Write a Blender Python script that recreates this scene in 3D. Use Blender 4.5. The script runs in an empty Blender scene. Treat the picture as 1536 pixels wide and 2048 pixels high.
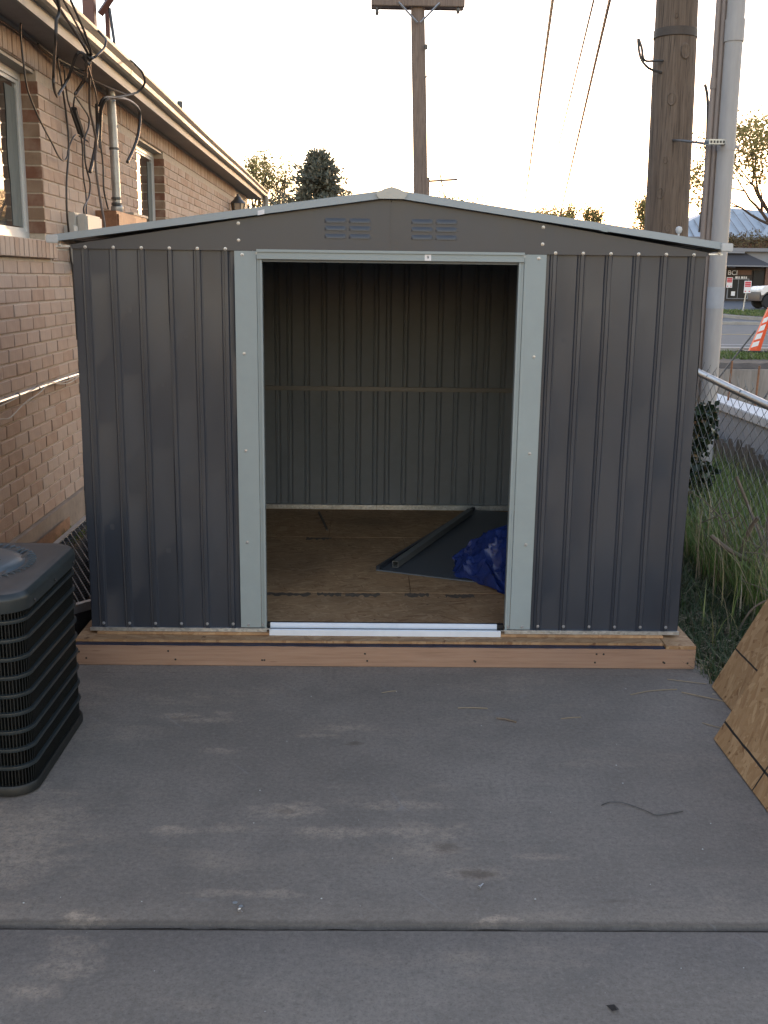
import bpy, bmesh, math, random
from mathutils import Vector, Matrix
R = math.radians
random.seed(7)
scene = bpy.context.scene
C = scene.collection

# ------------------------------------------------------------------ camera
CAM = Vector((-0.0771, 0.0, 1.6295))
cam = bpy.data.cameras.new('camera')
cam.sensor_fit = 'HORIZONTAL'; cam.sensor_width = 36.0
cam.lens = 36.0 * 2083.8 / 1536.0
cam.clip_start = 0.05; cam.clip_end = 3000
cam_o = bpy.data.objects.new('camera', cam); C.objects.link(cam_o)
m = Matrix.Rotation(-0.0145, 4, 'Z') @ Matrix.Rotation(math.pi/2 - 0.2205, 4, 'X') @ Matrix.Rotation(0.0126, 4, 'Z')
m.translation = CAM
cam_o.matrix_world = m
scene.camera = cam_o

# ------------------------------------------------------------------ sky and sun (low sun behind the shed, to the right)
SUN_AZ = R(13.6); SUN_EL = R(3.2)
world = bpy.data.worlds.new('World'); scene.world = world; world.use_nodes = True
wn = world.node_tree.nodes; wl = world.node_tree.links
sky = wn.new('ShaderNodeTexSky'); sky.sky_type = 'NISHITA'; sky.sun_disc = False
sky.sun_elevation = SUN_EL; sky.sun_rotation = SUN_AZ
sky.altitude = 1300; sky.air_density = 1.4; sky.dust_density = 0.8; sky.ozone_density = 1.5
hs = wn.new('ShaderNodeHueSaturation'); hs.inputs['Saturation'].default_value = 0.82
wl.new(sky.outputs[0], hs.inputs['Color'])
bg = wn['Background']; bg.inputs['Strength'].default_value = 0.15
wb = wn.new('ShaderNodeMix'); wb.data_type = 'RGBA'; wb.blend_type = 'MULTIPLY'; wb.inputs[0].default_value = 1.0
wb.inputs[7].default_value = (1.06, 0.95, 1.05, 1)      # the phone's white balance
wl.new(hs.outputs[0], wb.inputs[6]); wl.new(wb.outputs[2], bg.inputs['Color'])
sun = bpy.data.lights.new('sun', 'SUN'); sun.energy = 0.14; sun.angle = R(3.0); sun.color = (1.0, 0.66, 0.36)
sun_o = bpy.data.objects.new('sun', sun); C.objects.link(sun_o)
sd = Vector((math.sin(SUN_AZ)*math.cos(SUN_EL), math.cos(SUN_AZ)*math.cos(SUN_EL), math.sin(SUN_EL)))
sun_o.rotation_euler = sd.to_track_quat('Z', 'Y').to_euler()
vs = scene.view_settings
vs.view_transform = 'Standard'; vs.look = 'None'; vs.gamma = 1.0; vs.use_curve_mapping = False
vs.exposure = 3.05

# ------------------------------------------------------------------ materials
MAT = {}
def nodes_of(name):
    mt = bpy.data.materials.new(name); mt.use_nodes = True
    nt = mt.node_tree
    return mt, nt.nodes, nt.links, nt.nodes['Principled BSDF']
def vmath(n, l, op, a, b=None, c=None):
    x = n.new('ShaderNodeMath'); x.operation = op
    for i, v in enumerate((a, b, c)):
        if v is None: continue
        if isinstance(v, (int, float)): x.inputs[i].default_value = v
        else: l.new(v, x.inputs[i])
    return x.outputs[0]
def mixc(n, l, fac, a, b, mode='MIX'):
    x = n.new('ShaderNodeMix'); x.data_type = 'RGBA'; x.blend_type = mode
    for i, v in ((0, fac), (6, a), (7, b)):
        if isinstance(v, (int, float)): x.inputs[i].default_value = v
        elif isinstance(v, tuple): x.inputs[i].default_value = (*v, 1) if len(v) == 3 else v
        else: l.new(v, x.inputs[i])
    return x.outputs[2]
def coords(n, l, scale=(1,1,1), rot=(0,0,0), kind='Object'):
    tc = n.new('ShaderNodeTexCoord'); mp = n.new('ShaderNodeMapping'); mp.vector_type = 'TEXTURE'
    mp.inputs['Scale'].default_value = tuple(1.0/q for q in scale); mp.inputs['Rotation'].default_value = rot
    l.new(tc.outputs[kind], mp.inputs['Vector']); return mp.outputs[0]
def noise(n, l, vec, scale, detail=4, rough=0.55):
    x = n.new('ShaderNodeTexNoise'); x.inputs['Scale'].default_value = scale
    x.inputs['Detail'].default_value = detail; x.inputs['Roughness'].default_value = rough
    l.new(vec, x.inputs['Vector']); return x.outputs['Fac']
def ramp(n, l, fac, stops):
    x = n.new('ShaderNodeValToRGB'); e = x.color_ramp.elements
    while len(e) < len(stops): e.new(0.5)
    for i, (p, c) in enumerate(stops):
        e[i].position = p; e[i].color = (*c, 1) if isinstance(c, tuple) else (c, c, c, 1)
    l.new(fac, x.inputs[0]); return x.outputs[0]
def bump(n, l, bsdf, h, strength=0.3, dist=0.01):
    x = n.new('ShaderNodeBump'); x.inputs['Strength'].default_value = strength; x.inputs['Distance'].default_value = dist
    l.new(h, x.inputs['Height']); l.new(x.outputs[0], bsdf.inputs['Normal'])
def pm(name, col, var=0.25, scale=12, rough=0.6, metal=0.0, bmp=0.15, bscale=60, aniso=(1,1,1), spec=0.5, col2=None, randobj=0.0, rvar=0.15):
    """painted / plain surface: base colour broken by two noises, uneven gloss, fine relief"""
    if name in MAT: return MAT[name]
    mt, n, l, b = nodes_of(name)
    v = coords(n, l, aniso)
    f = noise(n, l, v, scale, 5, 0.6); f2 = noise(n, l, v, scale*7.3, 3)
    f = vmath(n, l, 'ADD', vmath(n, l, 'MULTIPLY', f, 0.65), vmath(n, l, 'MULTIPLY', f2, 0.35))
    lo = tuple(c*(1-var) for c in col); hi = col2 if col2 else tuple(min(1, c*(1+var)) for c in col)
    c = ramp(n, l, f, [(0.3, lo), (0.7, hi)])
    if randobj:
        oi = n.new('ShaderNodeObjectInfo')
        k = vmath(n, l, 'MULTIPLY_ADD', oi.outputs['Random'], 2*randobj, 1-randobj)
        c = mixc(n, l, 1.0, c, k, 'MULTIPLY')
    l.new(c, b.inputs['Base Color'])
    r = vmath(n, l, 'MULTIPLY_ADD', f, rvar*2, rough-rvar); l.new(r, b.inputs['Roughness'])
    b.inputs['Metallic'].default_value = metal; b.inputs['Specular IOR Level'].default_value = spec
    if bmp:
        bump(n, l, b, noise(n, l, v, bscale, 4), bmp, 0.004)
    MAT[name] = mt; return mt
def island(n, l):
    g = n.new('ShaderNodeNewGeometry'); oi = n.new('ShaderNodeObjectInfo')
    return vmath(n, l, 'FRACT', vmath(n, l, 'MULTIPLY_ADD', oi.outputs['Random'], 7.31, g.outputs['Random Per Island']))

def mat_brick(name, cols):
    mt, n, l, b = nodes_of(name)
    r = island(n, l)
    base = ramp(n, l, r, cols)
    v = coords(n, l, (1, 1, 1)); vv = coords(n, l, (1, 1, 0.18))
    st = noise(n, l, vv, 55, 5, 0.7); big = noise(n, l, v, 9, 4)
    c = mixc(n, l, vmath(n, l, 'MULTIPLY', st, 0.75), base, (0.25,0.145,0.09))
    c = mixc(n, l, ramp(n, l, big, [(0.45, 0.0), (0.8, 0.55)]), c, (0.50, 0.37, 0.27))
    l.new(c, b.inputs['Base Color']); b.inputs['Roughness'].default_value = 0.85
    bump(n, l, b, vmath(n, l, 'ADD', st, noise(n, l, v, 160, 3)), 0.5, 0.004)
    return mt
M_BRICK = mat_brick('tan wire cut brick', [(0.0, (0.49,0.37,0.29)), (0.2, (0.56,0.45,0.37)), (0.4, (0.44,0.305,0.225)), (0.6, (0.54,0.42,0.335)), (0.8, (0.58,0.48,0.40)), (1.0, (0.41,0.28,0.205))])
M_JAMB = mat_brick('dark red jamb brick', [(0.0, (0.20,0.065,0.036)), (1.0, (0.15,0.05,0.03))])
M_JAMB2 = mat_brick('grey tan jamb brick', [(0.0, (0.25,0.17,0.11)), (1.0, (0.32,0.22,0.15))])
M_MORTAR = pm('mortar', (0.50,0.42,0.33), 0.2, 20, 0.95, 0, 0.5, 180)
M_FOUND = pm('foundation concrete', (0.27,0.215,0.165), 0.28, 3.5, 0.9, 0, 0.4, 60)

def mat_concrete():
    mt, n, l, b = nodes_of('worn patio concrete')
    v = coords(n, l); g = coords(n, l, (0.55, 1.5, 1))
    big = noise(n, l, v, 0.9, 5, 0.6); mid = noise(n, l, v, 6, 6, 0.65); fine = noise(n, l, v, 210, 3, 0.7); grit = noise(n, l, v, 150, 4, 0.8); speck = noise(n, l, v, 62, 5, 0.75)
    c = ramp(n, l, big, [(0.28, (0.180,0.155,0.131)), (0.5, (0.226,0.196,0.168)), (0.75, (0.276,0.242,0.209))])
    c = mixc(n, l, ramp(n, l, mid, [(0.34, 0.5), (0.55, 0.0)]), c, (0.155,0.138,0.12))
    # dried mud: tan dusty smears, streaked across
    mud = vmath(n, l, 'MULTIPLY', ramp(n, l, noise(n, l, g, 2.3, 6, 0.62), [(0.55, 0.0), (0.72, 1.0)]), ramp(n, l, noise(n, l, v, 14, 4), [(0.35, 0.2), (0.65, 1.0)]))
    c = mixc(n, l, vmath(n, l, 'MULTIPLY', mud, 0.7), c, (0.36,0.295,0.23))
    # single dried footprints, spills and one broad pale patch at their own places
    tc = n.new('ShaderNodeTexCoord'); sep = n.new('ShaderNodeSeparateXYZ'); l.new(tc.outputs['Object'], sep.inputs[0])
    wob = vmath(n, l, 'MULTIPLY', vmath(n, l, 'SUBTRACT', noise(n, l, coords(n, l, (1,1.6,1)), 11, 7, 0.7), 0.5), 3.4)
    brk = ramp(n, l, noise(n, l, v, 34, 5, 0.7), [(0.36, 0.15), (0.62, 1.0)])
    tot = None; dark = None
    for (x, y, rx, ry, s) in PATCH:
        dx = vmath(n, l, 'DIVIDE', vmath(n, l, 'SUBTRACT', sep.outputs[0], x), rx)
        dy = vmath(n, l, 'DIVIDE', vmath(n, l, 'SUBTRACT', sep.outputs[1], y), ry)
        d = vmath(n, l, 'SQRT', vmath(n, l, 'ADD', vmath(n, l, 'MULTIPLY', dx, dx), vmath(n, l, 'MULTIPLY', dy, dy)))
        f = n.new('ShaderNodeMapRange'); f.interpolation_type = 'SMOOTHSTEP'
        f.inputs['From Min'].default_value = 1.25; f.inputs['From Max'].default_value = 0.2
        f.inputs['To Min'].default_value = 0; f.inputs['To Max'].default_value = abs(s)
        l.new(vmath(n, l, 'ADD', d, wob), f.inputs['Value'])
        if s > 0: tot = f.outputs[0] if tot is None else vmath(n, l, 'MAXIMUM', tot, f.outputs[0])
        else: dark = f.outputs[0] if dark is None else vmath(n, l, 'MAXIMUM', dark, f.outputs[0])
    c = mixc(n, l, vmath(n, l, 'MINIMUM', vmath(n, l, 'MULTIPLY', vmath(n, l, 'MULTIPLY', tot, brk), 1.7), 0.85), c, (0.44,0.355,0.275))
    c = mixc(n, l, dark, c, (0.095,0.068,0.05))
    c = mixc(n, l, ramp(n, l, speck, [(0.36, 0.5), (0.5, 0.0)]), c, (0.13,0.112,0.095))
    c = mixc(n, l, ramp(n, l, speck, [(0.53, 0.0), (0.66, 0.35)]), c, (0.33,0.295,0.255))
    c = mixc(n, l, ramp(n, l, grit, [(0.32, 0.7), (0.47, 0.0)]), c, (0.10,0.09,0.08))
    c = mixc(n, l, ramp(n, l, fine, [(0.62, 0.0), (0.75, 0.5)]), c, (0.30,0.295,0.29))
    jd = vmath(n, l, 'ABSOLUTE', vmath(n, l, 'SUBTRACT', sep.outputs[1], 2.396))
    jd = vmath(n, l, 'ADD', jd, vmath(n, l, 'MULTIPLY', vmath(n, l, 'SUBTRACT', noise(n, l, v, 17, 5, 0.7), 0.5), 0.035))
    c = mixc(n, l, ramp(n, l, jd, [(0.004, 0.6), (0.020, 0.0)]), c, (0.075,0.065,0.056))
    # scratches
    sc = n.new('ShaderNodeTexVoronoi'); sc.feature = 'DISTANCE_TO_EDGE'; sc.inputs['Scale'].default_value = 2.1
    l.new(coords(n, l, (1.0, 0.35, 1), (0, 0, 0.6)), sc.inputs['Vector'])
    s2 = vmath(n, l, 'MULTIPLY', ramp(n, l, sc.outputs['Distance'], [(0.0, 1.0), (0.006, 0.0)]), ramp(n, l, noise(n, l, v, 3.1), [(0.56, 0.0), (0.64, 0.3)]))
    c = mixc(n, l, s2, c, (0.3,0.3,0.31))
    l.new(c, b.inputs['Base Color'])
    l.new(vmath(n, l, 'MULTIPLY_ADD', mid, 0.3, 0.62), b.inputs['Roughness'])
    b.inputs['Specular IOR Level'].default_value = 0.35
    bump(n, l, b, vmath(n, l, 'ADD', speck, grit), 0.6, 0.004)
    return mt
PATCH = [(-0.80,3.70,0.10,0.035,0.55),(-0.70,3.66,0.16,0.03,0.35),(-0.62,3.72,0.05,0.03,0.4),(-0.60,3.40,0.07,0.03,0.4),(-0.25,3.53,0.10,0.02,0.3),
  (-0.33,2.98,0.12,0.05,0.5),(-0.28,3.03,0.05,0.02,0.3),(-0.65,2.86,0.09,0.03,0.5),(-0.50,2.87,0.10,0.03,0.3),(0.02,3.02,0.16,0.035,0.35),(-0.16,3.60,0.12,0.04,0.35),
  (-0.15,2.85,0.16,0.04,0.4),(0.10,2.86,0.16,0.05,0.35),(-0.45,2.53,0.16,0.02,0.3),(-0.31,2.53,0.08,0.02,0.3),
  (0.12,2.76,0.13,0.05,0.3),(0.16,2.77,0.05,0.03,-0.55),(0.235,2.63,0.10,0.05,0.35),(0.235,2.63,0.055,0.03,-0.7),(0.42,2.72,0.10,0.02,0.3),(0.60,2.50,0.06,0.012,-0.3),
  (-1.12,2.78,0.22,0.30,0.42),(-0.80,2.41,0.07,0.04,0.8),(-0.80,2.30,0.09,0.06,0.35),(-0.79,2.21,0.10,0.05,0.4),(-0.86,2.13,0.07,0.04,0.4),(-0.12,3.47,0.035,0.02,-0.6),  # first entry here: broad pale patch beside the air conditioner
  (-0.78,3.68,0.05,0.018,-0.35),(-0.34,2.98,0.04,0.02,-0.4),(0.25,2.41,0.06,0.03,0.5)]
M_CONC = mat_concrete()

def mat_osb(name, tint=(1,1,1), dirt=0.0):
    mt, n, l, b = nodes_of(name)
    def layer(rot, seed):
        v = coords(n, l, (16, 62, 40), (0, 0, rot))
        ad = n.new('ShaderNodeVectorMath'); ad.operation = 'ADD'; l.new(v, ad.inputs[0]); ad.inputs[1].default_value = (seed, seed*1.7, 0)
        w = n.new('ShaderNodeTexNoise'); w.inputs['Scale'].default_value = 0.8; l.new(ad.outputs[0], w.inputs['Vector'])
        a2 = n.new('ShaderNodeVectorMath'); a2.operation = 'MULTIPLY_ADD'; l.new(w.outputs['Color'], a2.inputs[0]); a2.inputs[1].default_value = (1.3,1.3,0); l.new(ad.outputs[0], a2.inputs[2])
        x = n.new('ShaderNodeTexVoronoi'); x.voronoi_dimensions = '2D'; x.inputs['Scale'].default_value = 1.0
        l.new(a2.outputs[0], x.inputs['Vector'])
        s = n.new('ShaderNodeSeparateColor'); l.new(x.outputs['Color'], s.inputs[0])
        return s.outputs[0], s.outputs[1], x.outputs['Distance']
    v = coords(n, l)
    val, _, dist = layer(0.15, 1.0)
    for i, rot in enumerate((1.25, 2.3, 0.75, 1.9, 2.85, 0.4)):
        c1, c2, cd = layer(rot, 14.0+19.3*i)
        mk = ramp(n, l, c2, [(0.66, 0.0), (0.68, 1.0)])
        val = mixc(n, l, mk, val, c1); dist = mixc(n, l, mk, dist, cd)
    cols = [(0.30,0.18,0.095),(0.42,0.275,0.155),(0.36,0.225,0.12),(0.50,0.345,0.205),(0.25,0.14,0.07)]
    cols = [tuple(q*t for q, t in zip(c, tint)) for c in cols]
    col = ramp(n, l, val, [(0.0, cols[0]), (0.3, cols[1]), (0.55, cols[2]), (0.85, cols[3]), (1.0, cols[4])])
    gr = noise(n, l, v, 240, 3)
    col = mixc(n, l, vmath(n, l, 'MULTIPLY', gr, 0.35), col, tuple(0.55*q for q in cols[0]))
    chip = noise(n, l, v, 26, 2)
    col = mixc(n, l, ramp(n, l, chip, [(0.70, 0.0), (0.74, 0.8)]), col, (0.09,0.04,0.02))
    if dirt:
        dn = noise(n, l, v, 2.2, 5)
        col = mixc(n, l, ramp(n, l, dn, [(0.4, 0.0), (0.7, dirt)]), col, (0.10,0.07,0.045))
    l.new(col, b.inputs['Base Color']); b.inputs['Roughness'].default_value = 0.72
    b.inputs['Specular IOR Level'].default_value = 0.3
    bump(n, l, b, vmath(n, l, 'ADD', val, dist), 0.35, 0.003)
    return mt
M_OSB = mat_osb('strand board', (1.08,1.06,0.98))
M_OSBF = mat_osb('strand board floor', (1.3,1.25,1.2), 0.45)
M_OSBD = mat_osb('fresh strand board', (0.9,0.86,0.82))

def mat_lumber():
    mt, n, l, b = nodes_of('spruce lumber')
    v = coords(n, l, (1.2, 22, 22)); w = noise(n, l, v, 3, 6, 0.6); u = noise(n, l, coords(n, l, (0.8, 60, 60)), 4, 3)
    f = vmath(n, l, 'ADD', vmath(n, l, 'MULTIPLY', w, 0.7), vmath(n, l, 'MULTIPLY', u, 0.3))
    c = ramp(n, l, f, [(0.3, (0.235,0.14,0.092)), (0.5, (0.32,0.20,0.135)), (0.72, (0.37,0.245,0.17))])
    k = n.new('ShaderNodeTexVoronoi'); k.inputs['Scale'].default_value = 2.0; l.new(coords(n, l, (1.7, 1.7, 9)), k.inputs['Vector'])
    c = mixc(n, l, ramp(n, l, k.outputs['Distance'], [(0.045, 0.75), (0.11, 0.0)]), c, (0.13,0.06,0.035))
    c = mixc(n, l, ramp(n, l, noise(n, l, coords(n, l), 2.0, 4), [(0.5, 0.0), (0.8, 0.35)]), c, (0.26,0.17,0.13))
    l.new(c, b.inputs['Base Color']); b.inputs['Roughness'].default_value = 0.7
    bump(n, l, b, f, 0.25, 0.003); return mt
M_LUMBER = mat_lumber()

def mat_pole(name, c0, c1, c2):
    mt, n, l, b = nodes_of(name)
    v = coords(n, l, (14, 14, 0.55)); f = noise(n, l, v, 3.0, 7, 0.68); g = noise(n, l, coords(n, l, (60, 60, 1.6)), 2.0, 4, 0.6); big = noise(n, l, coords(n, l, (1, 1, 0.6)), 1.6, 4)
    c = ramp(n, l, f, [(0.3, c0), (0.52, c1), (0.75, c2)])
    c = mixc(n, l, ramp(n, l, g, [(0.34, 0.8), (0.45, 0.0)]), c, tuple(0.4*q for q in c0))
    c = mixc(n, l, ramp(n, l, big, [(0.45, 0.0), (0.75, 0.5)]), c, tuple(0.75*q for q in c1))
    l.new(c, b.inputs['Base Color']); b.inputs['Roughness'].default_value = 0.85
    bump(n, l, b, vmath(n, l, 'ADD', f, g), 0.7, 0.01); return mt
M_POLE = mat_pole('weathered pole timber', (0.085,0.06,0.043), (0.165,0.122,0.09), (0.245,0.19,0.145))
M_POLE2 = mat_pole('far pole timber', (0.15,0.11,0.088), (0.21,0.16,0.13), (0.26,0.205,0.165))

M_SHED = pm('charcoal painted steel', (0.031,0.0375,0.0515), 0.16, 1.6, 0.36, 0.0, 0.03, 300, spec=0.6, rvar=0.10, aniso=(1,1,0.35))
M_SHEDB = pm('charcoal panel inner face', (0.15,0.178,0.205), 0.12, 2.5, 0.5, 0.0, 0.04, 200)
M_TRIM = pm('sage grey painted steel', (0.275,0.325,0.335), 0.06, 3.0, 0.42, 0.0, 0.02, 200, rvar=0.06)
M_TRIM2 = pm('pale grey roof edging', (0.30,0.345,0.37), 0.06, 3.0, 0.4, 0.0, 0.02, 200, rvar=0.06)
M_CAPW = pm('white plastic end cap', (0.50,0.51,0.51), 0.08, 6, 0.5, 0, 0.03)
def mat_galv():
    mt, n, l, b = nodes_of('galvanised steel')
    v = coords(n, l); x = n.new('ShaderNodeTexVoronoi'); x.inputs['Scale'].default_value = 90; l.new(v, x.inputs['Vector'])
    s = n.new('ShaderNodeSeparateColor'); l.new(x.outputs['Color'], s.inputs[0])
    f = vmath(n, l, 'ADD', vmath(n, l, 'MULTIPLY', s.outputs[0], 0.4), vmath(n, l, 'MULTIPLY', noise(n, l, v, 9, 4), 0.6))
    l.new(ramp(n, l, f, [(0.2, (0.42,0.45,0.47)), (0.8, (0.72,0.75,0.77))]), b.inputs['Base Color'])
    b.inputs['Metallic'].default_value = 0.85; l.new(vmath(n, l, 'MULTIPLY_ADD', f, 0.25, 0.26), b.inputs['Roughness']); return mt
M_GALV = mat_galv()
M_ALU = pm('bright threshold metal', (0.74,0.82,0.93), 0.05, 7, 0.38, 0.25, 0.04, 120)  # pale blue base colour stands in for sky reflected in the metal
M_SCREW = pm('zinc screw', (0.45,0.46,0.48), 0.1, 30, 0.3, 0.7, 0)
M_BLACK = pm('black rubber', (0.018,0.018,0.02), 0.3, 20, 0.6, 0, 0.1)
M_CABLE = pm('weathered black cable', (0.030,0.027,0.026), 0.4, 12, 0.5, 0, 0.1)
M_CABLE2 = pm('faded brown cable', (0.10,0.075,0.06), 0.35, 12, 0.6, 0, 0.1)
M_CABLEW = pm('dirty white cable', (0.45,0.42,0.37), 0.25, 20, 0.6, 0, 0.1)
M_WIRE = pm('overhead wire', (0.05,0.05,0.055), 0.2, 5, 0.5, 0.3, 0)
M_NAVY = pm('navy underlay sheet', (0.012,0.022,0.05), 0.3, 20, 0.4, 0, 0.3, 90)
M_TARP = pm('blue woven tarp', (0.012,0.026,0.14), 0.4, 9, 0.30, 0, 0.35, 260, col2=(0.022,0.05,0.24), spec=0.6)
M_PVC = pm('grey pvc pipe', (0.36,0.345,0.335), 0.14, 2.2, 0.5, 0, 0.06, 40, aniso=(3,3,0.4))
M_PVC2 = pm('dull small conduit', (0.25,0.205,0.18), 0.2, 3, 0.55, 0, 0.06, 40, aniso=(3,3,0.4))
M_STRAP = pm('weathered strap', (0.10,0.10,0.10), 0.25, 10, 0.5, 0.5, 0.1)
M_STEEL = pm('old galvanised pipe', (0.40,0.42,0.43), 0.25, 7, 0.42, 0.75, 0.1, 40)
M_GUTTER = pm('cream enamel gutter', (0.29,0.265,0.22), 0.16, 2.6, 0.45, 0, 0.05, 40, aniso=(2,0.6,2))
M_FASCIA = pm('cream fascia board', (0.37,0.335,0.275), 0.14, 3, 0.6, 0, 0.1, 40)
M_SOFFIT = pm('soffit panel', (0.33,0.30,0.27), 0.16, 3, 0.75, 0, 0.1, 40)
M_SHINGLE = pm('asphalt shingle', (0.10,0.085,0.075), 0.3, 30, 0.95, 0, 0.6, 200)
M_WFRAME = pm('white aluminium window frame', (0.62,0.63,0.62), 0.1, 6, 0.4, 0.2, 0.04)
M_RUST = pm('rusty brown enclosure', (0.20,0.088,0.042), 0.4, 9, 0.6, 0.1, 0.15, 60, col2=(0.34,0.17,0.09))
M_BOX = pm('grey plastic box', (0.47,0.455,0.42), 0.08, 6, 0.55, 0, 0.05)
M_POSTBR = pm('red brown painted steel', (0.15,0.062,0.045), 0.25, 9, 0.5, 0.1, 0.1)
M_STRIP = pm('matt grey green strip', (0.16,0.17,0.155), 0.2, 14, 0.9, 0, 0.2, 40, aniso=(1,14,0.4))
M_INK = pm('black marker', (0.02,0.018,0.017), 0.3, 30, 0.7, 0, 0)
M_ACD = pm('dark green louvre steel', (0.006,0.008,0.008), 0.25, 6, 0.5, 0.0, 0.05)
M_ACB = pm('slate green enamel', (0.017,0.024,0.027), 0.16, 4, 0.4, 0.0, 0.05, 120)
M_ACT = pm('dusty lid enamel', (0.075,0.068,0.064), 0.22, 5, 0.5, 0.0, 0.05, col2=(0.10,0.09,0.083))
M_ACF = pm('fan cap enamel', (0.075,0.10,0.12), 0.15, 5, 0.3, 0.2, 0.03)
M_COIL = pm('dark coil', (0.006,0.008,0.008), 0.2, 30, 0.7)
M_SOIL = pm('dry soil and litter', (0.085,0.064,0.046), 0.45, 7, 0.95, 0, 0.8, 45)
M_ASPH = pm('asphalt road', (0.115,0.113,0.112), 0.18, 0.8, 0.9, 0, 0.3, 120, aniso=(0.3,1,1))
M_LOT = pm('parking asphalt', (0.085,0.09,0.10), 0.2, 0.5, 0.9, 0, 0.2, 80)
M_KERB = pm('kerb concrete', (0.32,0.30,0.27), 0.2, 2, 0.9, 0, 0.2)
M_YEL = pm('yellow road paint', (0.50,0.36,0.12), 0.2, 3, 0.8, 0, 0)
M_WHITEP = pm('white road paint', (0.45,0.45,0.44), 0.25, 3, 0.8, 0, 0)
M_CONCW = pm('weathered wall concrete', (0.28,0.255,0.23), 0.3, 3, 0.9, 0, 0.3, 40, aniso=(4,4,0.5))
M_WHITEW = pm('white painted block', (0.62,0.62,0.62), 0.12, 3, 0.8, 0, 0.1)
M_GREYW = pm('pale grey render', (0.36,0.37,0.39), 0.12, 3, 0.85, 0, 0.1)
M_PICKET = pm('weathered grey picket', (0.115,0.10,0.09), 0.35, 10, 0.9, 0, 0.3, 40, aniso=(6,6,0.5), randobj=0.25)
M_BARK = pm('bark', (0.075,0.055,0.042), 0.35, 12, 0.95, 0, 0.6, 50, aniso=(3,3,0.6))
M_STEM = pm('grey vine stem', (0.17,0.135,0.105), 0.35, 16, 0.9, 0, 0.5, 60, aniso=(3,3,0.6))
M_ORANGE = pm('orange plastic', (0.80,0.10,0.03), 0.12, 4, 0.5)
M_WSTRIPE = pm('reflective white band', (0.8,0.78,0.76), 0.08, 6, 0.4)
M_SIGNW = pm('white sign plate', (0.75,0.74,0.75), 0.06, 8, 0.5)
M_SIGNR = pm('red sign print', (0.55,0.05,0.07), 0.15, 20, 0.5)
M_AWN = pm('charcoal awning metal', (0.055,0.052,0.055), 0.15, 1, 0.6)
M_SHOPW = pm('dark storefront wall', (0.045,0.035,0.030), 0.25, 1, 0.7)
M_SHOPG = pm('storefront light trim', (0.22,0.225,0.24), 0.1, 1, 0.7)
M_SHOPB = pm('distant brown brick', (0.16,0.095,0.07), 0.25, 6, 0.9)
M_ROOFB = pm('blue grey metal roof', (0.36,0.41,0.45), 0.12, 0.4, 0.5, 0.1, 0.02)
M_TRUCKW = pm('white truck paint', (0.72,0.72,0.71), 0.05, 1, 0.25, 0, 0, spec=0.6)
M_TRUCKD = pm('dark truck cladding', (0.05,0.05,0.06), 0.1, 2, 0.35, 0, 0)
M_RIM = pm('alloy rim', (0.42,0.43,0.45), 0.1, 4, 0.35, 0.7, 0)
M_TYRE = pm('tyre rubber', (0.02,0.02,0.022), 0.2, 8, 0.8)
def mat_glass(name, base, rough=0.03):
    mt, n, l, b = nodes_of(name)
    b.inputs['Base Color'].default_value = (*base, 1); b.inputs['Roughness'].default_value = rough
    b.inputs['Specular IOR Level'].default_value = 1.0; b.inputs['IOR'].default_value = 2.1
    bump(n, l, b, noise(n, l, coords(n, l), 3.0, 2), 0.06, 0.01); return mt
M_GLASS = mat_glass('window glass', (0.05,0.05,0.045))
M_GLASSD = pm('dark shop glass', (0.012,0.012,0.013), 0.3, 2, 0.45, 0, 0, spec=0.3)
def mat_leaf(name, stops, rough=0.6, trans=0.25):
    mt, n, l, b = nodes_of(name)
    g = n.new('ShaderNodeNewGeometry')
    l.new(ramp(n, l, g.outputs['Random Per Island'], stops), b.inputs['Base Color'])
    b.inputs['Roughness'].default_value = rough; b.inputs['Specular IOR Level'].default_value = 0.3
    t = n.new('ShaderNodeBsdfTranslucent'); l.new(ramp(n, l, g.outputs['Random Per Island'], stops), t.inputs['Color'])
    mx = n.new('ShaderNodeMixShader'); mx.inputs[0].default_value = trans
    l.new(b.outputs[0], mx.inputs[1]); l.new(t.outputs[0], mx.inputs[2])
    l.new(mx.outputs[0], n['Material Output'].inputs['Surface']); return mt
M_GRASS = mat_leaf('mixed grass blades', [(0.0,(0.09,0.15,0.045)),(0.4,(0.15,0.24,0.065)),(0.7,(0.21,0.27,0.09)),(0.86,(0.34,0.30,0.14)),(1.0,(0.45,0.38,0.23))])
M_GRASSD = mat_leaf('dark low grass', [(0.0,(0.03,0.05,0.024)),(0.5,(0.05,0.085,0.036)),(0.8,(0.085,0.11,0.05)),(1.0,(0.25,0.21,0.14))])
M_LAWN = mat_leaf('mown verge grass', [(0.0,(0.07,0.11,0.03)),(0.6,(0.11,0.16,0.045)),(1.0,(0.2,0.2,0.09))])
M_STRAW = mat_leaf('straw', [(0.0,(0.23,0.18,0.115)),(0.5,(0.36,0.29,0.20)),(1.0,(0.46,0.40,0.30))])
M_LEAFB = mat_leaf('spring buds', [(0.0,(0.22,0.20,0.08)),(0.5,(0.34,0.31,0.11)),(1.0,(0.40,0.31,0.14))], 0.7, 0.5)
M_LEAFC = mat_leaf('dark evergreen sprays', [(0.0,(0.11,0.12,0.095)),(0.5,(0.165,0.175,0.135)),(1.0,(0.24,0.205,0.145))], 0.7, 0.3)
M_LEAFS = mat_leaf('brown scrub twigs', [(0.0,(0.12,0.09,0.06)),(0.5,(0.17,0.13,0.085)),(1.0,(0.20,0.18,0.09))], 0.8, 0.3)
M_IVY = mat_leaf('dark ivy leaves', [(0.0,(0.012,0.024,0.014)),(0.6,(0.025,0.045,0.022)),(0.88,(0.06,0.09,0.05)),(1.0,(0.22,0.11,0.05))], 0.4, 0.1)

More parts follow.
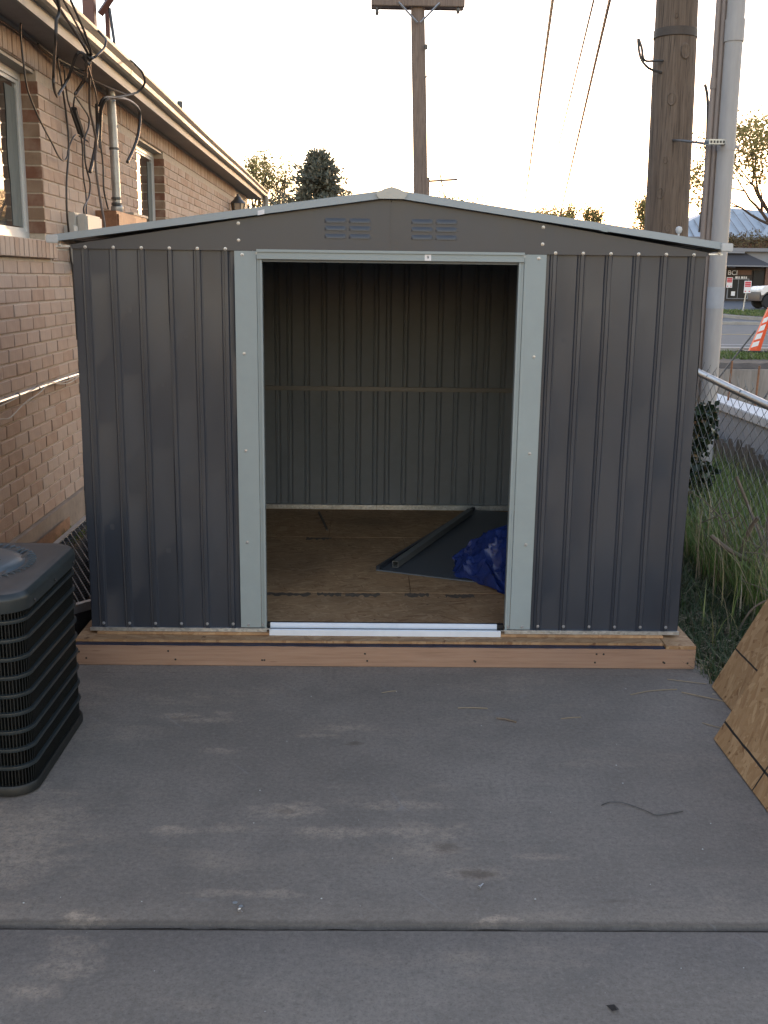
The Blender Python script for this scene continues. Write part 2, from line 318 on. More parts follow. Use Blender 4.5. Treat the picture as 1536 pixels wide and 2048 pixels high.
# ------------------------------------------------------------------ mesh helpers
def woff(p):
    v = Vector((0,0,0))
    while p is not None: v += p.location; p = p.parent
    return v
class MB:
    def __init__(s): s.v = []; s.f = []
    def add(s, vs, fs):
        k = len(s.v); s.v += [tuple(q) for q in vs]; s.f += [tuple(i+k for i in q) for q in fs]; return s
    def box(s, a, b):
        x0,y0,z0 = a; x1,y1,z1 = b
        return s.add([(x0,y0,z0),(x1,y0,z0),(x1,y1,z0),(x0,y1,z0),(x0,y0,z1),(x1,y0,z1),(x1,y1,z1),(x0,y1,z1)],
                     [(0,3,2,1),(4,5,6,7),(0,1,5,4),(1,2,6,5),(2,3,7,6),(3,0,4,7)])
    def bbox(s, a, b, r=0.004):
        """box with chamfered edges"""
        bm = bmesh.new(); bmesh.ops.create_cube(bm, size=1)
        for v in bm.verts: v.co = Vector([a[i] + (v.co[i]+0.5)*(b[i]-a[i]) for i in range(3)])
        bmesh.ops.bevel(bm, geom=bm.edges[:], offset=r, segments=2, affect='EDGES')
        bm.verts.index_update(); s.add([v.co[:] for v in bm.verts], [[v.index for v in f.verts] for f in bm.faces]); bm.free(); return s
    def tube(s, pts, r, n=6, cap=True, r2=None):
        pts = [Vector(p) for p in pts]; k = len(s.v); L = len(pts)
        prev = None
        for i, p in enumerate(pts):
            d = (pts[min(i+1, L-1)] - pts[max(i-1, 0)]).normalized()
            if prev is None:
                a = Vector((0,0,1)) if abs(d.z) < 0.9 else Vector((1,0,0)); u = d.cross(a).normalized()
            else: u = (prev - d*prev.dot(d)).normalized()
            prev = u; w = d.cross(u)
            rr = r if r2 is None else r + (r2-r)*i/max(1, L-1)
            for j in range(n):
                t = 2*math.pi*j/n; s.v.append(tuple(p + (u*math.cos(t)+w*math.sin(t))*rr))
        for i in range(L-1):
            for j in range(n):
                s.f.append((k+i*n+j, k+i*n+(j+1)%n, k+(i+1)*n+(j+1)%n, k+(i+1)*n+j))
        if cap:
            s.f.append(tuple(k+j for j in reversed(range(n)))); s.f.append(tuple(k+(L-1)*n+j for j in range(n)))
        return s
    def lathe(s, c, prof, n=24, axis='z'):
        k = len(s.v); c = Vector(c)
        for (r, h) in prof:
            for j in range(n):
                t = 2*math.pi*j/n; a, b = r*math.cos(t), r*math.sin(t)
                s.v.append(tuple(c + (Vector((a,b,h)) if axis=='z' else Vector((a,h,b)) if axis=='y' else Vector((h,a,b)))))
        fl = axis == 'y'
        for i in range(len(prof)-1):
            for j in range(n):
                q = (k+i*n+j, k+i*n+(j+1)%n, k+(i+1)*n+(j+1)%n, k+(i+1)*n+j); s.f.append(q[::-1] if fl else q)
        s.f.append(tuple(k+j for j in range(n))); s.f.append(tuple(k+(len(prof)-1)*n+j for j in range(n)))
        return s
    def prism(s, poly, d):
        """polygon (3-D points) pushed along d"""
        d = Vector(d); n = len(poly); P = [Vector(p) for p in poly]
        return s.add([tuple(p) for p in P] + [tuple(p+d) for p in P], [tuple(reversed(range(n))), tuple(range(n, 2*n))] + [(i, (i+1)%n, n+(i+1)%n, n+i) for i in range(n)])
    def quad(s, *p): return s.add(p, [tuple(range(len(p)))])
    def build(s, name, mat, parent=None, smooth=False):
        me = bpy.data.meshes.new(name); o = woff(parent)
        me.from_pydata([(x-o.x, y-o.y, z-o.z) for x, y, z in s.v], [], s.f)
        me.materials.append(mat)
        if smooth:
            me.polygons.foreach_set('use_smooth', [True]*len(me.polygons))
            try: me.set_sharp_from_angle(angle=R(40))
            except Exception: pass
        me.update()
        ob = bpy.data.objects.new(name, me); C.objects.link(ob); ob.parent = parent
        return ob
def thing(name, label, cat, loc, group=None):
    o = bpy.data.objects.new(name, None); C.objects.link(o); o.location = loc; o.empty_display_size = 0.1
    o['label'] = label; o['category'] = cat
    if group: o['group'] = group
    return o
def tag(o, label, cat, group=None):
    o['label'] = label; o['category'] = cat
    if group: o['group'] = group
    return o
def struct(o): o['kind'] = 'structure'; return o
def stuff(o, label=None, cat=None):
    o['kind'] = 'stuff'
    if label: o['label'] = label
    if cat: o['category'] = cat
    return o
def put(mesh, name, loc, parent, rot=None):
    o = bpy.data.objects.new(name, mesh); C.objects.link(o); o.parent = parent; o.location = Vector(loc) - woff(parent)
    if rot: o.rotation_euler = rot
    return o
def spline(pts, k=5):
    P = [Vector(p) for p in pts]; out = []
    for i in range(len(P)-1):
        a, b, c, d = P[max(i-1,0)], P[i], P[i+1], P[min(i+2, len(P)-1)]
        for j in range(k):
            t = j/k
            out.append(0.5*((2*b) + (c-a)*t + (2*a-5*b+4*c-d)*t*t + (3*b-a-3*c+d)*t**3))
    return out + [P[-1]]
def text_mesh(txt, size, mat, depth=0.01):
    cu = bpy.data.curves.new('lettering', 'FONT'); cu.body = txt; cu.size = size; cu.extrude = depth; cu.align_x = 'CENTER'; cu.align_y = 'CENTER'
    t = bpy.data.objects.new('lettering', cu); C.objects.link(t)
    dg = bpy.context.evaluated_depsgraph_get(); me = bpy.data.meshes.new_from_object(t.evaluated_get(dg))
    bpy.data.objects.remove(t); bpy.data.curves.remove(cu)
    me.materials.clear(); me.materials.append(mat); return me

# ================================================================== SETTING
HOLE = (-1.93, -1.345, 4.15, 6.75)
def ground():
    mb = MB(); x0, x1, y0, y1 = HOLE; z = -0.03; B = 900
    for a, b, c, d in ((-B, x0, -B, B), (x1, B, -B, B), (x0, x1, -B, y0), (x0, x1, y1, B)):
        mb.quad((a,c,z),(b,c,z),(b,d,z),(a,d,z))
    return struct(mb.build('ground', M_SOIL))
ground()
def slab(name, x0, x1, y0, y1, near_roll, far_roll, cut=None):
    """concrete slab with rolled joint edges, gently uneven"""
    rnd = random.Random(3)
    ys = [y0]
    if near_roll: ys += [y0+0.003, y0+0.006, y0+0.012]
    n = 16; a = ys[-1]; e = y1-0.012 if far_roll else y1
    ys += [a+(e-a)*(i+1)/n for i in range(n)]
    if far_roll: ys += [y1-0.006, y1-0.003, y1]
    xs = [x0+(x1-x0)*i/60 for i in range(61)]
    def zz(x, y):
        d = 9
        if near_roll: d = min(d, y-y0)
        if far_roll: d = min(d, y1-y)
        z = 0 if d > 0.0115 else -0.011*(1-d/0.012)**2
        if near_roll and d < 0.005 or far_roll and d < 0.005: z += rnd.uniform(-0.003, 0.001)
        return z
    mb = MB(); vs = [(x, y + (rnd.uniform(-0.0015,0.0015) if y in (y0, y1) else 0), zz(x, y)) for y in ys for x in xs]
    nx = len(xs)
    fs = [(j*nx+i, j*nx+i+1, (j+1)*nx+i+1, (j+1)*nx+i) for j in range(len(ys)-1) for i in range(nx-1)]
    k = len(vs); 
    mb.add(vs, fs)
    mb.add([(x0,y0,-0.12),(x1,y0,-0.12),(x1,y0,-0.012 if near_roll else 0),(x0,y0,-0.012 if near_roll else 0)], [(0,1,2,3)])
    mb.add([(x0,y1,-0.12),(x1,y1,-0.12),(x1,y1,-0.012 if far_roll else 0),(x0,y1,-0.012 if far_roll else 0)], [(3,2,1,0)])
    mb.add([(x1,y0,-0.12),(x1,y1,-0.12),(x1,y1,0),(x1,y0,0)], [(0,1,2,3)])
    return struct(mb.build(name, M_CONC, None, True))
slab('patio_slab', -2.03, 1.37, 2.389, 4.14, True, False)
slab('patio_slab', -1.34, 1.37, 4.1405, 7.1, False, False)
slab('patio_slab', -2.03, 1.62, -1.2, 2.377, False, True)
struct(MB().box((-2.03,2.372,-0.1),(1.6,2.394,-0.0145)).build('joint_dirt', M_SOIL))
# side strip between slab and window well is bare soil, well walls below the grate
mb = MB(); x0, x1, y0, y1 = HOLE
mb.quad((x0,y0,-0.9),(x1,y0,-0.9),(x1,y1,-0.9),(x0,y1,-0.9))
for a, b in (((x0,y0),(x1,y0)), ((x1,y0),(x1,y1)), ((x1,y1),(x0,y1)), ((x0,y1),(x0,y0))):
    mb.quad((a[0],a[1],-0.9),(b[0],b[1],-0.9),(b[0],b[1],-0.03),(a[0],a[1],-0.03))
struct(mb.build('window_well_pit', M_SOIL))

# street beyond, seen between the pole and the picture edge
struct(MB().quad((-60,26.3,-0.02),(90,26.3,-0.02),(90,42.5,-0.02),(-60,42.5,-0.02)).build('road', M_ASPH))
struct(MB().quad((-60,34.3,-0.014),(90,34.3,-0.014),(90,34.5,-0.014),(-60,34.5,-0.014)).build('yellow_lane_line', M_YEL))
struct(MB().quad((-60,28.6,-0.014),(90,28.6,-0.014),(90,28.75,-0.014),(-60,28.75,-0.014)).build('white_lane_line', M_WHITEP))
struct(MB().box((-60,25.9,-0.06),(90,26.3,0.06)).build('near_kerb', M_KERB))
struct(MB().box((-60,42.5,-0.06),(17.0,42.8,0.10)).build('far_kerb', M_KERB))
struct(MB().quad((-60,42.8,0.0),(90,42.8,0.0),(90,80,0.46),(-60,80,0.46)).build('parking_lot', M_LOT))
def lotz(y): return 0.46*(y-42.8)/37.2
struct(MB().add([(x, 56.5+s*0.1, lotz(56.5)+0.006) for s in (0,1) for x in (10,22)], [(0,1,3,2)]).build('parking_line', M_WHITEP))
def island_shape(grow, z0, z1, name, mat):
    pts = []
    for i in range(25):
        t = math.pi/2 + math.pi*i/24
        pts.append((18.6 + (3.2+grow)*math.cos(t)*0.75, 49.5 + (4.2+grow)*math.sin(t)))
    pts += [(60, 49.5-4.2-grow), (60, 49.5+4.2+grow)]
    return MB().prism([(x, y, lotz(y)+z0) for x, y in pts], (0,0,z1-z0)).build(name, mat)
struct(island_shape(0.35, -0.1, 0.14, 'island_kerb', M_KERB))
struct(island_shape(0.0, 0.0, 0.155, 'island_soil', M_SOIL))
struct(MB().quad((17,42.9,0.03),(90,42.9,0.03),(90,44.6,0.05),(17,44.6,0.05)).build('sidewalk', M_KERB))

def blades(name, mat, n, region, hmin, hmax, w, seed, lean=0.5, segs=2, zf=None):
    rnd = random.Random(seed); vs = []; fs = []
    for _ in range(n):
        while True:
            x = rnd.uniform(region[0], region[1]); y = rnd.uniform(region[2], region[3])
            if len(region) < 5 or rnd.random() < region[4](x, y): break
        z = zf(x, y) if zf else -0.03
        h = rnd.uniform(hmin, hmax) * (rnd.uniform(0.5, 1.0)); a = rnd.uniform(0, 6.283); ln = rnd.uniform(0, lean)*h
        dx, dy = math.cos(a), math.sin(a); ww = w*rnd.uniform(0.5, 1.9); px, py = -dy*ww*0.5, dx*ww*0.5; k = len(vs)
        for i in range(segs+1):
            t = i/segs; q = 1-t*0.92
            cx, cy, cz = x+dx*ln*t*t, y+dy*ln*t*t, z+h*(t - 0.25*lean*t*t)
            vs.append((cx-px*q, cy-py*q, cz)); vs.append((cx+px*q, cy+py*q, cz))
        for i in range(segs): fs.append((k+2*i, k+2*i+1, k+2*i+3, k+2*i+2))
    return MB().add(vs, fs).build(name, mat)
def fx(y): return 1.9 + (6.29-y)*0.045            # fence line
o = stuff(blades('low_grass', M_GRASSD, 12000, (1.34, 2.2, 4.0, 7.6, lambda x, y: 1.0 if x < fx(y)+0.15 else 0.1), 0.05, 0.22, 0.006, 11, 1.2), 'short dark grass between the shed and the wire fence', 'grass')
o = stuff(blades('tall_grass', M_GRASS, 30000, (1.5, 3.0, 4.4, 8.6, lambda x, y: 1.0 if x > fx(y)-0.12 and x < fx(y)+1.1 else 0.02), 0.15, 0.55, 0.007, 12, 0.7, 3), 'tall green and yellow grass growing through the wire fence', 'grass')
o = stuff(blades('dry_stalks', M_STRAW, 260, (1.55, 2.4, 4.5, 7.4, lambda x, y: 1.0 if abs(x-fx(y)) < 0.2 else 0.02), 0.3, 0.75, 0.006, 13, 0.7, 4), 'dry yellow stalks standing along the wire fence', 'dry grass')
o = stuff(blades('verge_grass', M_LAWN, 9000, (6, 16, 23.2, 25.8), 0.05, 0.12, 0.03, 14, 0.8, 1), 'green grass verge along the near side of the road', 'grass')
o = stuff(blades('island_grass', M_LAWN, 14000, (16.3, 30, 45.4, 53.5, lambda x, y: 1.0 if x > 18.6 or ((x-18.6)/2.3)**2+((y-49.5)/4.1)**2 < 1 else 0), 0.06, 0.16, 0.05, 15, 0.8, 1, lambda x, y: lotz(y)+0.15), 'green mown grass on the parking lot island', 'grass')
def straw(name, n, region, seed, zf, lmin, lmax, label):
    rnd = random.Random(seed); mb = MB()
    for _ in range(n):
        x = rnd.uniform(region[0], region[1]); y = rnd.uniform(region[2], region[3]); a = rnd.uniform(0, 3.14); L = rnd.uniform(lmin, lmax); w = rnd.uniform(0.0012, 0.003)
        z = zf + rnd.uniform(0.001, 0.02)
        d = Vector((math.cos(a), math.sin(a), rnd.uniform(-0.15, 0.15)))
        mb.tube([Vector((x,y,z+0.003)), Vector((x,y,z+0.003)) + d*L*0.5 + Vector((0,0,rnd.uniform(0,0.006))), Vector((x,y,z+0.003+0.002)) + Vector((d.x,d.y,abs(d.z)*0.2))*L], w, 4)
    return stuff(mb.build(name, M_STRAW), label, 'straw')
straw('straw_litter', 260, (1.36, 1.75, 3.9, 5.0), 21, -0.02, 0.04, 0.16, 'pale broken straw littering the soil beside the timber platform')

# ================================================================== SHED PLATFORM
PX = 1.333; PY = 4.222
plat = thing('shed_platform', 'low timber platform of lumber and strand board carrying the grey shed', 'platform', (0, PY, 0))
MB().bbox((-PX, PY, 0.001), (PX, PY+0.038, 0.089), 0.003).build('front_board', M_LUMBER, plat)
for sx in (-1, 1):
    a, b = sorted((sx*PX, sx*(PX-0.038)))
    MB().bbox((a, PY+0.0385, 0.001), (b, 6.98, 0.089), 0.003).build('side_board', M_LUMBER, plat)
MB().bbox((-PX+0.039, 6.94, 0.001), (PX-0.039, 6.98, 0.088), 0.003).build('rear_board', M_LUMBER, plat)
for i in range(6):
    x = -1.1+i*0.44; MB().box((x-0.019, PY+0.04, 0.001), (x+0.019, 6.938, 0.088)).build('joist', M_LUMBER, plat)
MB().bbox((-PX, PY+0.030, 0.0945), (1.2, 5.44, 0.1055), 0.0015).build('deck_sheet', M_OSBD, plat)
MB().bbox((1.203, PY+0.001, 0.0895), (PX, 5.44, 0.1052), 0.0015).build('deck_sheet', M_OSBD, plat)
MB().bbox((-PX, 5.443, 0.0895), (PX, 6.98, 0.1005), 0.0015).build('deck_sheet', M_OSBD, plat)
mb = MB(); rnd = random.Random(5); xs = [-1.325+2.525*i/60 for i in range(61)]
fr_ = [(x, PY+0.003+rnd.uniform(-0.002,0.004)) for x in xs]; n = len(xs)
mb.add([(x, y, 0.0893) for x, y in fr_] + [(x, y, 0.0942) for x, y in fr_] + [(x, 4.9, 0.0942) for x in xs],
       [(i, i+1, n+i+1, n+i) for i in range(n-1)] + [(n+i, n+i+1, 2*n+i+1, 2*n+i) for i in range(n-1)])
mb.build('navy_underlay', M_NAVY, plat)
ys = [4.318, 4.93, 6.05, 6.95]
for j in range(3):
    for (a, b) in (((-1.255, 1.215),) if j == 0 else ((-1.29, 0.13), (0.133, 1.29)) if j == 1 else ((-1.29, -0.32), (-0.317, 1.29))):
        MB().bbox((a, ys[j], 0.106), (b, ys[j+1]-0.004, 0.117), 0.0015).build('floor_sheet', M_OSBF, plat)
rnd = random.Random(14)
for (x0, x1, yc) in ((-0.60,-0.36,4.90),(-0.33,-0.21,4.905),(-0.19,-0.02,4.90),(0.10,0.22,4.905),(0.30,0.44,4.895),(-0.45,-0.30,6.02),(0.35,0.6,6.03)):
    a_ = [(x0+(x1-x0)*i/14, yc-0.035+rnd.uniform(-0.022,0.022), 0.1174) for i in range(15)]; b_ = [(x0+(x1-x0)*i/14, yc+0.018+rnd.uniform(-0.020,0.008), 0.1174) for i in range(15)]
    MB().add(a_+b_, [(i,i+1,16+i,15+i) for i in range(14)]).build('ink_stamp', pm('smudged ink', (0.13,0.10,0.075), 0.5, 40, 0.8, 0, 0), plat)
nail = MB().lathe((0,0,0), [(0.0001,0),(0.0045,0),(0.004,-0.0012),(0.0005,-0.0016)], 8, 'y').build('nail_head', M_INK, None)
nm = nail.data; bpy.data.objects.remove(nail)
for x in (-1.31,-1.28,-0.93,-0.90,-0.53,-0.52,-0.09,-0.08,0.38,0.385,0.90,0.905,0.935,1.20,1.195,1.30):
    put(nm, 'nail_head', (x, PY-0.0005, random.choice((0.028,0.032,0.06,0.066))), plat)

# ================================================================== SHED
SX, FY, BY, ZB, ZT = 1.285, 4.35, 6.85, 0.117, 1.744
shed = thing('garden_shed', 'charcoal ribbed metal shed with pale door posts and no doors hung', 'shed', (0, FY, ZB))
def rib_profile(length, ribs, h=0.0085):
    """plan outline of a ribbed sheet: (position along, height out of the sheet)"""
    pts = [(0.0, 0.0)]
    for c in ribs:
        for d, z in ((-0.021,0),(-0.0175,h*0.55),(-0.015,h*0.35),(-0.009,h*0.35),(-0.007,h),(0.007,h),(0.012,h*0.25),(0.0145,h*0.25),(0.017,0)):
            p = c+d
            if 0.0005 < p < length-0.0005 and p > pts[-1][0]: pts.append((p, z))
    pts.append((length, 0.0)); return pts
def ribbed(name, p0, p1, z0, z1, ribs, out, mat, parent, h=0.0085):
    """vertical ribbed sheet from p0 to p1 (xy), ribs standing out along 'out'"""
    p0 = Vector((*p0, 0)); p1 = Vector((*p1, 0)); L = (p1-p0).length; d = (p1-p0)/L; out = Vector((*out, 0))
    prof = rib_profile(L, ribs, h); n = len(prof); mb = MB()
    rows = 17; ph = p0.x*3.7 + p0.y*1.9
    vs = []
    rnd = random.Random(hash(name) % 97 + len(ribs))
    for k in range(rows):
        z = z0 + (z1-z0)*k/(rows-1)
        for (s, h) in prof:
            w = (0.0026*math.sin(s*9+k*0.65+ph) + 0.0014*math.sin(s*23-k*1.05+ph*2)) if 0 < k < rows-1 else 0
            q = p0 + d*s + out*(h + w); vs.append((q.x, q.y, z))
    fl = d.cross(Vector((0,0,1))).dot(out) < 0
    fs = []
    for k in range(rows-1):
        for i in range(n-1):
            f = (k*n+i, k*n+i+1, (k+1)*n+i+1, (k+1)*n+i); fs.append(f[::-1] if fl else f)
    m2 = len(vs)
    vs2 = [(x-out.x*0.0012, y-out.y*0.0012, z) for x, y, z in vs]
    mb.add(vs + vs2, fs + [tuple(i+m2 for i in reversed(f)) for f in fs])
    return mb.build(name, mat, parent, True)
RS = [0.667+0.1126*k for k in range(6)]
# front wall: two overlapping sheets per side
for s in (-1, 1):
    xa, xb = 0.625, 0.667+0.1126*2.5+0.055; 
    def span(a, b, y, ribs):
        p, q = (s*a, y), (s*b, y)
        if s < 0: p, q = q, p
        rr = [(r-a) if s > 0 else (b-r) for r in ribs]; rr.sort()
        ribbed('wall_panel', p, q, ZB+0.004, ZT, rr, (0,-1), M_SHED, shed)
    span(0.56, 0.905, FY+0.0015, RS[:3]); span(0.8925, SX, FY, RS[3:])
# corner returns and side walls
for s in (-1, 1):
    y = FY
    while y < BY-0.1:
        L = min(0.62, BY-y)
        ribbed('wall_panel', (s*SX, y), (s*SX, min(BY, y+L+0.018)), ZB+0.004, ZT, [0.056+0.1126*k for k in range(6) if 0.056+0.1126*k < L-0.02], (s,0), M_SHED, shed); y += L-0.0
# rear wall, seen from inside through the doorway
x = -SX; first = 0
while x < SX-0.02:
    L = min(0.6425+0.018, SX-x)
    ribbed('rear_wall_panel', (x, BY+0.001*(first%2)), (x+L, BY+0.001*(first%2)), ZB+0.004, ZT, [0.04+0.1126*k for k in range(6) if 0.04+0.1126*k < L-0.02], (0,1), M_SHEDB, shed, 0.017); x += 0.6425; first += 1
APEX = 1.955
# gables
def gable(y, name, mat, th=0.002):
    for s in (-1, 1):
        mb = MB(); mb.prism([(0.0008*s, y, ZT-0.012), (s*SX, y, ZT-0.012), (s*SX, y, ZT+0.004), (0.0008*s, y, APEX-0.006)], (0, th, 0))
        mb.build(name, mat, shed)
gable(FY-0.014, 'gable_panel', M_SHED); gable(BY+0.008, 'gable_panel', M_SHED)
MB().box((-0.002, FY-0.0165, ZT-0.012), (0.004, FY-0.0145, APEX-0.03)).build('gable_seam', M_SHED, shed)
# louvres pressed into the gable
lm = MB(); n = 10
for i in range(n+1):
    t = math.pi*i/n
    for (w, ) in ((0.0,), (1.0,)): pass
prof = []
bm = bmesh.new()
lw, lh, ld = 0.090, 0.018, 0.0045
grid = []
for i in range(13):
    u = -1+2*i/12; row = []
    for j in range(5):
        vv = j/4
        e = max(0, 1-abs(u)**6)
        row.append(bm.verts.new((u*lw/2, -ld*e*(math.sin(vv*math.pi*0.5) if vv < 1 else 1)*(1-0.0*vv), lh/2 - lh*vv)))
    row.append(bm.verts.new((u*lw/2, 0.0, -lh/2)))
    grid.append(row)
for i in range(12):
    for j in range(5): bm.faces.new((grid[i][j], grid[i][j+1], grid[i+1][j+1], grid[i+1][j]))
lme = bpy.data.meshes.new('vent_louvre'); bm.to_mesh(lme); bm.free(); lme.materials.append(M_SHED)
for s in (-1, 1):
    for cxx in (0.125, 0.223):
        for z in (1.852, 1.822, 1.791): put(lme, 'vent_louvre', (s*cxx, FY-0.0142, z+0.002), shed)
# roof sheets, edge trims, ridge cap
slope = (APEX-1.762)/1.37
def rz(x): return APEX+0.012 - abs(x)*slope
for s in (-1, 1):
    y = FY-0.035; i = 0
    while y < BY+0.06:
        L = min(0.62, BY+0.07-y); mb = MB(); nr = 5
        ys_ = [y+L*k/20 for k in range(21)]
        vs = [(s*xx, yy, rz(xx)-0.006 + (0.009 if k % 4 == 2 else 0)) for xx in (0.01, 1.365) for k, yy in enumerate(ys_)]
        mb.add(vs, [(k, k+1, 22+k, 21+k) for k in range(20)]); mb.build('roof_sheet', M_SHED, shed); y += L
    # front and rear edge trim: an L-shaped strip following the slope
    for yf in (FY-0.042, BY+0.062):
        mb = MB()
        p = [(s*0.03, yf, rz(0.03)+0.006), (s*1.360, yf, rz(1.360)+0.006), (s*1.362, yf, rz(1.360)-0.021), (s*0.03, yf, rz(0.03)-0.024)]
        mb.prism(p, (0, 0.0018, 0)); mb.prism([p[0], p[1], (p[1][0], yf+0.05, p[1][2]), (p[0][0], yf+0.05, p[0][2])], (0, 0, 0.0016))
        mb.prism([p[3], p[2], (p[2][0], yf+0.014, p[2][2]), (p[3][0], yf+0.014, p[3][2])], (0, 0, 0.0014))
        mb.build('roof_edge_trim', M_TRIM2, shed)
    # eave rail under roof edge and end caps
    mb = MB(); mb.box((s*1.362-0.004, FY-0.038, rz(1.372)-0.02), (s*1.362+0.004, BY+0.06, rz(1.372)+0.004)); mb.build('eave_trim', M_TRIM2, shed)
    a, b = sorted((s*1.328, s*1.376)); MB().bbox((a, FY-0.049, rz(1.37)-0.022), (b, FY+0.0, rz(1.37)+0.010), 0.003).build('corner_cap', M_CAPW, shed)
    a, b = sorted((s*1.288, s*1.345)); MB().box((a, FY-0.02, ZT-0.006), (b, FY+0.03, ZT+0.0)).build('eave_bracket', M_GALV, shed)
mb = MB()
cp = [(-0.064, 1.972-0.014), (-0.030, 1.984-0.008), (0, 1.988-0.004), (0.030, 1.984-0.008), (0.064, 1.972-0.014), (0.05, 1.938), (-0.05, 1.938)]
mb.prism([(x, FY-0.050, z) for x, z in cp], (0, 0.006, 0))
mb.build('ridge_end_cap', pm('cream end cap', (0.48,0.47,0.42), 0.06, 5, 0.5), shed)
mb = MB(); tp = [(-0.075, 1.961), (-0.02, 1.976), (0.02, 1.976), (0.075, 1.961)]
k = len(tp); mb.add([(x, y, z) for y in (FY-0.0435, BY+0.065) for x, z in tp], [(i, i+1, k+i+1, k+i) for i in range(k-1)]); mb.build('ridge_cap', M_TRIM2, shed)
# frame rails inside
MB().box((-SX+0.01, FY+0.004, ZT-0.03), (-0.56, FY+0.03, ZT-0.002)).build('frame_rail', M_GALV, shed)
MB().box((0.56, FY+0.004, ZT-0.03), (SX-0.01, FY+0.03, ZT-0.002)).build('frame_rail', M_GALV, shed)
MB().bbox((-SX+0.02, BY-0.024, 0.908), (-0.004, BY-0.004, 0.936), 0.002).build('wall_brace', pm('dull brace steel', (0.17,0.17,0.165), 0.1, 8, 0.45, 0.3), shed)
MB().bbox((-0.002, BY-0.026, 0.908), (SX-0.02, BY-0.0045, 0.936), 0.002).build('wall_brace', pm('dull brace steel', (0.17,0.17,0.165), 0.1, 8, 0.45, 0.3), shed)
MB().bbox((-SX+0.004, BY-0.035, ZB+0.0005), (-0.031, BY-0.003, ZB+0.030), 0.001).build('rear_base_rail', M_GALV, shed)
MB().bbox((-0.029, BY-0.0365, ZB+0.0005), (SX-0.004, BY-0.003, ZB+0.032), 0.001).build('rear_base_rail', M_GALV, shed)
for s in (-1, 1):
    a, b = sorted((s*(SX-0.004), s*(SX-0.034))); MB().bbox((a, FY+0.03, ZB+0.0005), (b, BY-0.04, ZB+0.030), 0.001).build('side_base_rail', M_GALV, shed)
    # roof beams
    a, b = sorted((s*(SX-0.01), s*(SX-0.04))); MB().box((a, FY+0.02, ZT-0.03), (b, BY-0.01, ZT-0.004)).build('side_top_rail', M_GALV, shed)
    for yy in (FY+0.8, FY+1.65):
        MB().tube([(s*1.26, yy, ZT-0.01), (0, yy, APEX-0.03)], 0.012, 6).build('roof_rafter', M_GALV, shed)
# front base rail
MB().bbox((-SX-0.002, FY-0.022, ZB+0.0005), (-0.52, FY+0.012, ZB+0.012), 0.001).build('front_base_rail', M_GALV, shed)
MB().bbox((0.52, FY-0.022, ZB+0.0005), (SX+0.002, FY+0.012, ZB+0.012), 0.001).build('front_base_rail', M_GALV, shed)
MB().box((-SX-0.002, FY-0.0235, ZB+0.0125), (-0.50, FY-0.0215, ZB+0.0175)).build('front_rail_lip', M_GALV, shed)
MB().box((0.50, FY-0.0235, ZB+0.0125), (SX+0.002, FY-0.0215, ZB+0.0175)).build('front_rail_lip', M_GALV, shed)
# door posts, jambs and header
for s in (-1, 1):
    a, b = sorted((s*0.543, s*0.632)); MB().bbox((a, FY-0.0135, ZB+0.018), (b, FY-0.011, ZT-0.013), 0.0005).build('door_post', M_TRIM, shed)
    a, b = sorted((s*0.523, s*0.5425)); MB().bbox((a, FY-0.010, ZB+0.016), (b, FY+0.045, ZT-0.014), 0.002).build('door_jamb', M_TRIM, shed)
    a, b = sorted((s*0.5205, s*0.530)); MB().bbox((a, FY-0.017, ZB+0.016), (b, FY-0.0105, ZT-0.046), 0.001).build('jamb_lip', M_TRIM, shed)
MB().bbox((-0.541, FY-0.030, 1.727), (0.541, FY-0.0165, 1.738), 0.001).build('header_ledge', M_TRIM, shed)
MB().bbox((-0.541, FY-0.024, 1.700), (0.541, FY-0.0105, 1.7265), 0.001).build('header_track', M_TRIM, shed)
MB().box((-0.54, FY+0.0, 1.69), (0.54, FY+0.06, 1.732)).build('header_inner_rail', M_SHEDB, shed)
# threshold
MB().bbox((-0.507, FY-0.034, ZB-0.011), (0.502, FY-0.0295, ZB+0.016), 0.001).build('threshold_face', M_ALU, shed)
MB().bbox((-0.507, FY-0.0293, ZB+0.006), (0.502, FY-0.004, ZB+0.010), 0.0005).build('threshold_tread', M_ALU, shed)
MB().bbox((-0.507, FY+0.012, ZB+0.001), (0.490, FY+0.020, ZB+0.032), 0.001).build('sill_track', M_ALU, shed)
MB().bbox((-0.53, FY-0.003, ZB+0.001), (0.51, FY+0.0115, ZB+0.009), 0.001).build('sill_gasket', M_BLACK, shed)
MB().bbox((-0.53, FY+0.021, ZB+0.001), (0.52, FY+0.05, ZB+0.026), 0.001).build('sill_gasket', M_BLACK, shed)
# sticker and its figure
stk = MB().quad((0.137,FY-0.0243,1.702),(0.163,FY-0.0243,1.702),(0.163,FY-0.0243,1.7255),(0.137,FY-0.0243,1.7255)).build('paper_sticker', M_SIGNW, shed)
nine = text_mesh('9', 0.019, M_INK, 0.0002)
q = put(nine, 'sticker_figure', (0.150, FY-0.0247, 1.7135), shed, (math.pi/2, 0, 0)); q.parent = stk; q.location = Vector((0.150, FY-0.0247, 1.7135)) - woff(stk)
stk2 = MB().quad((-0.532,FY-0.0425,1.868),(-0.505,FY-0.0425,1.874),(-0.505,FY-0.0425,1.892),(-0.532,FY-0.0425,1.886)).build('trim_sticker', M_SIGNW, shed)
stk3 = MB().quad((0.842,FY-0.0425,1.825),(0.868,FY-0.0425,1.821),(0.868,FY-0.0425,1.838),(0.842,FY-0.0425,1.842)).build('trim_sticker', M_TRIM, shed)
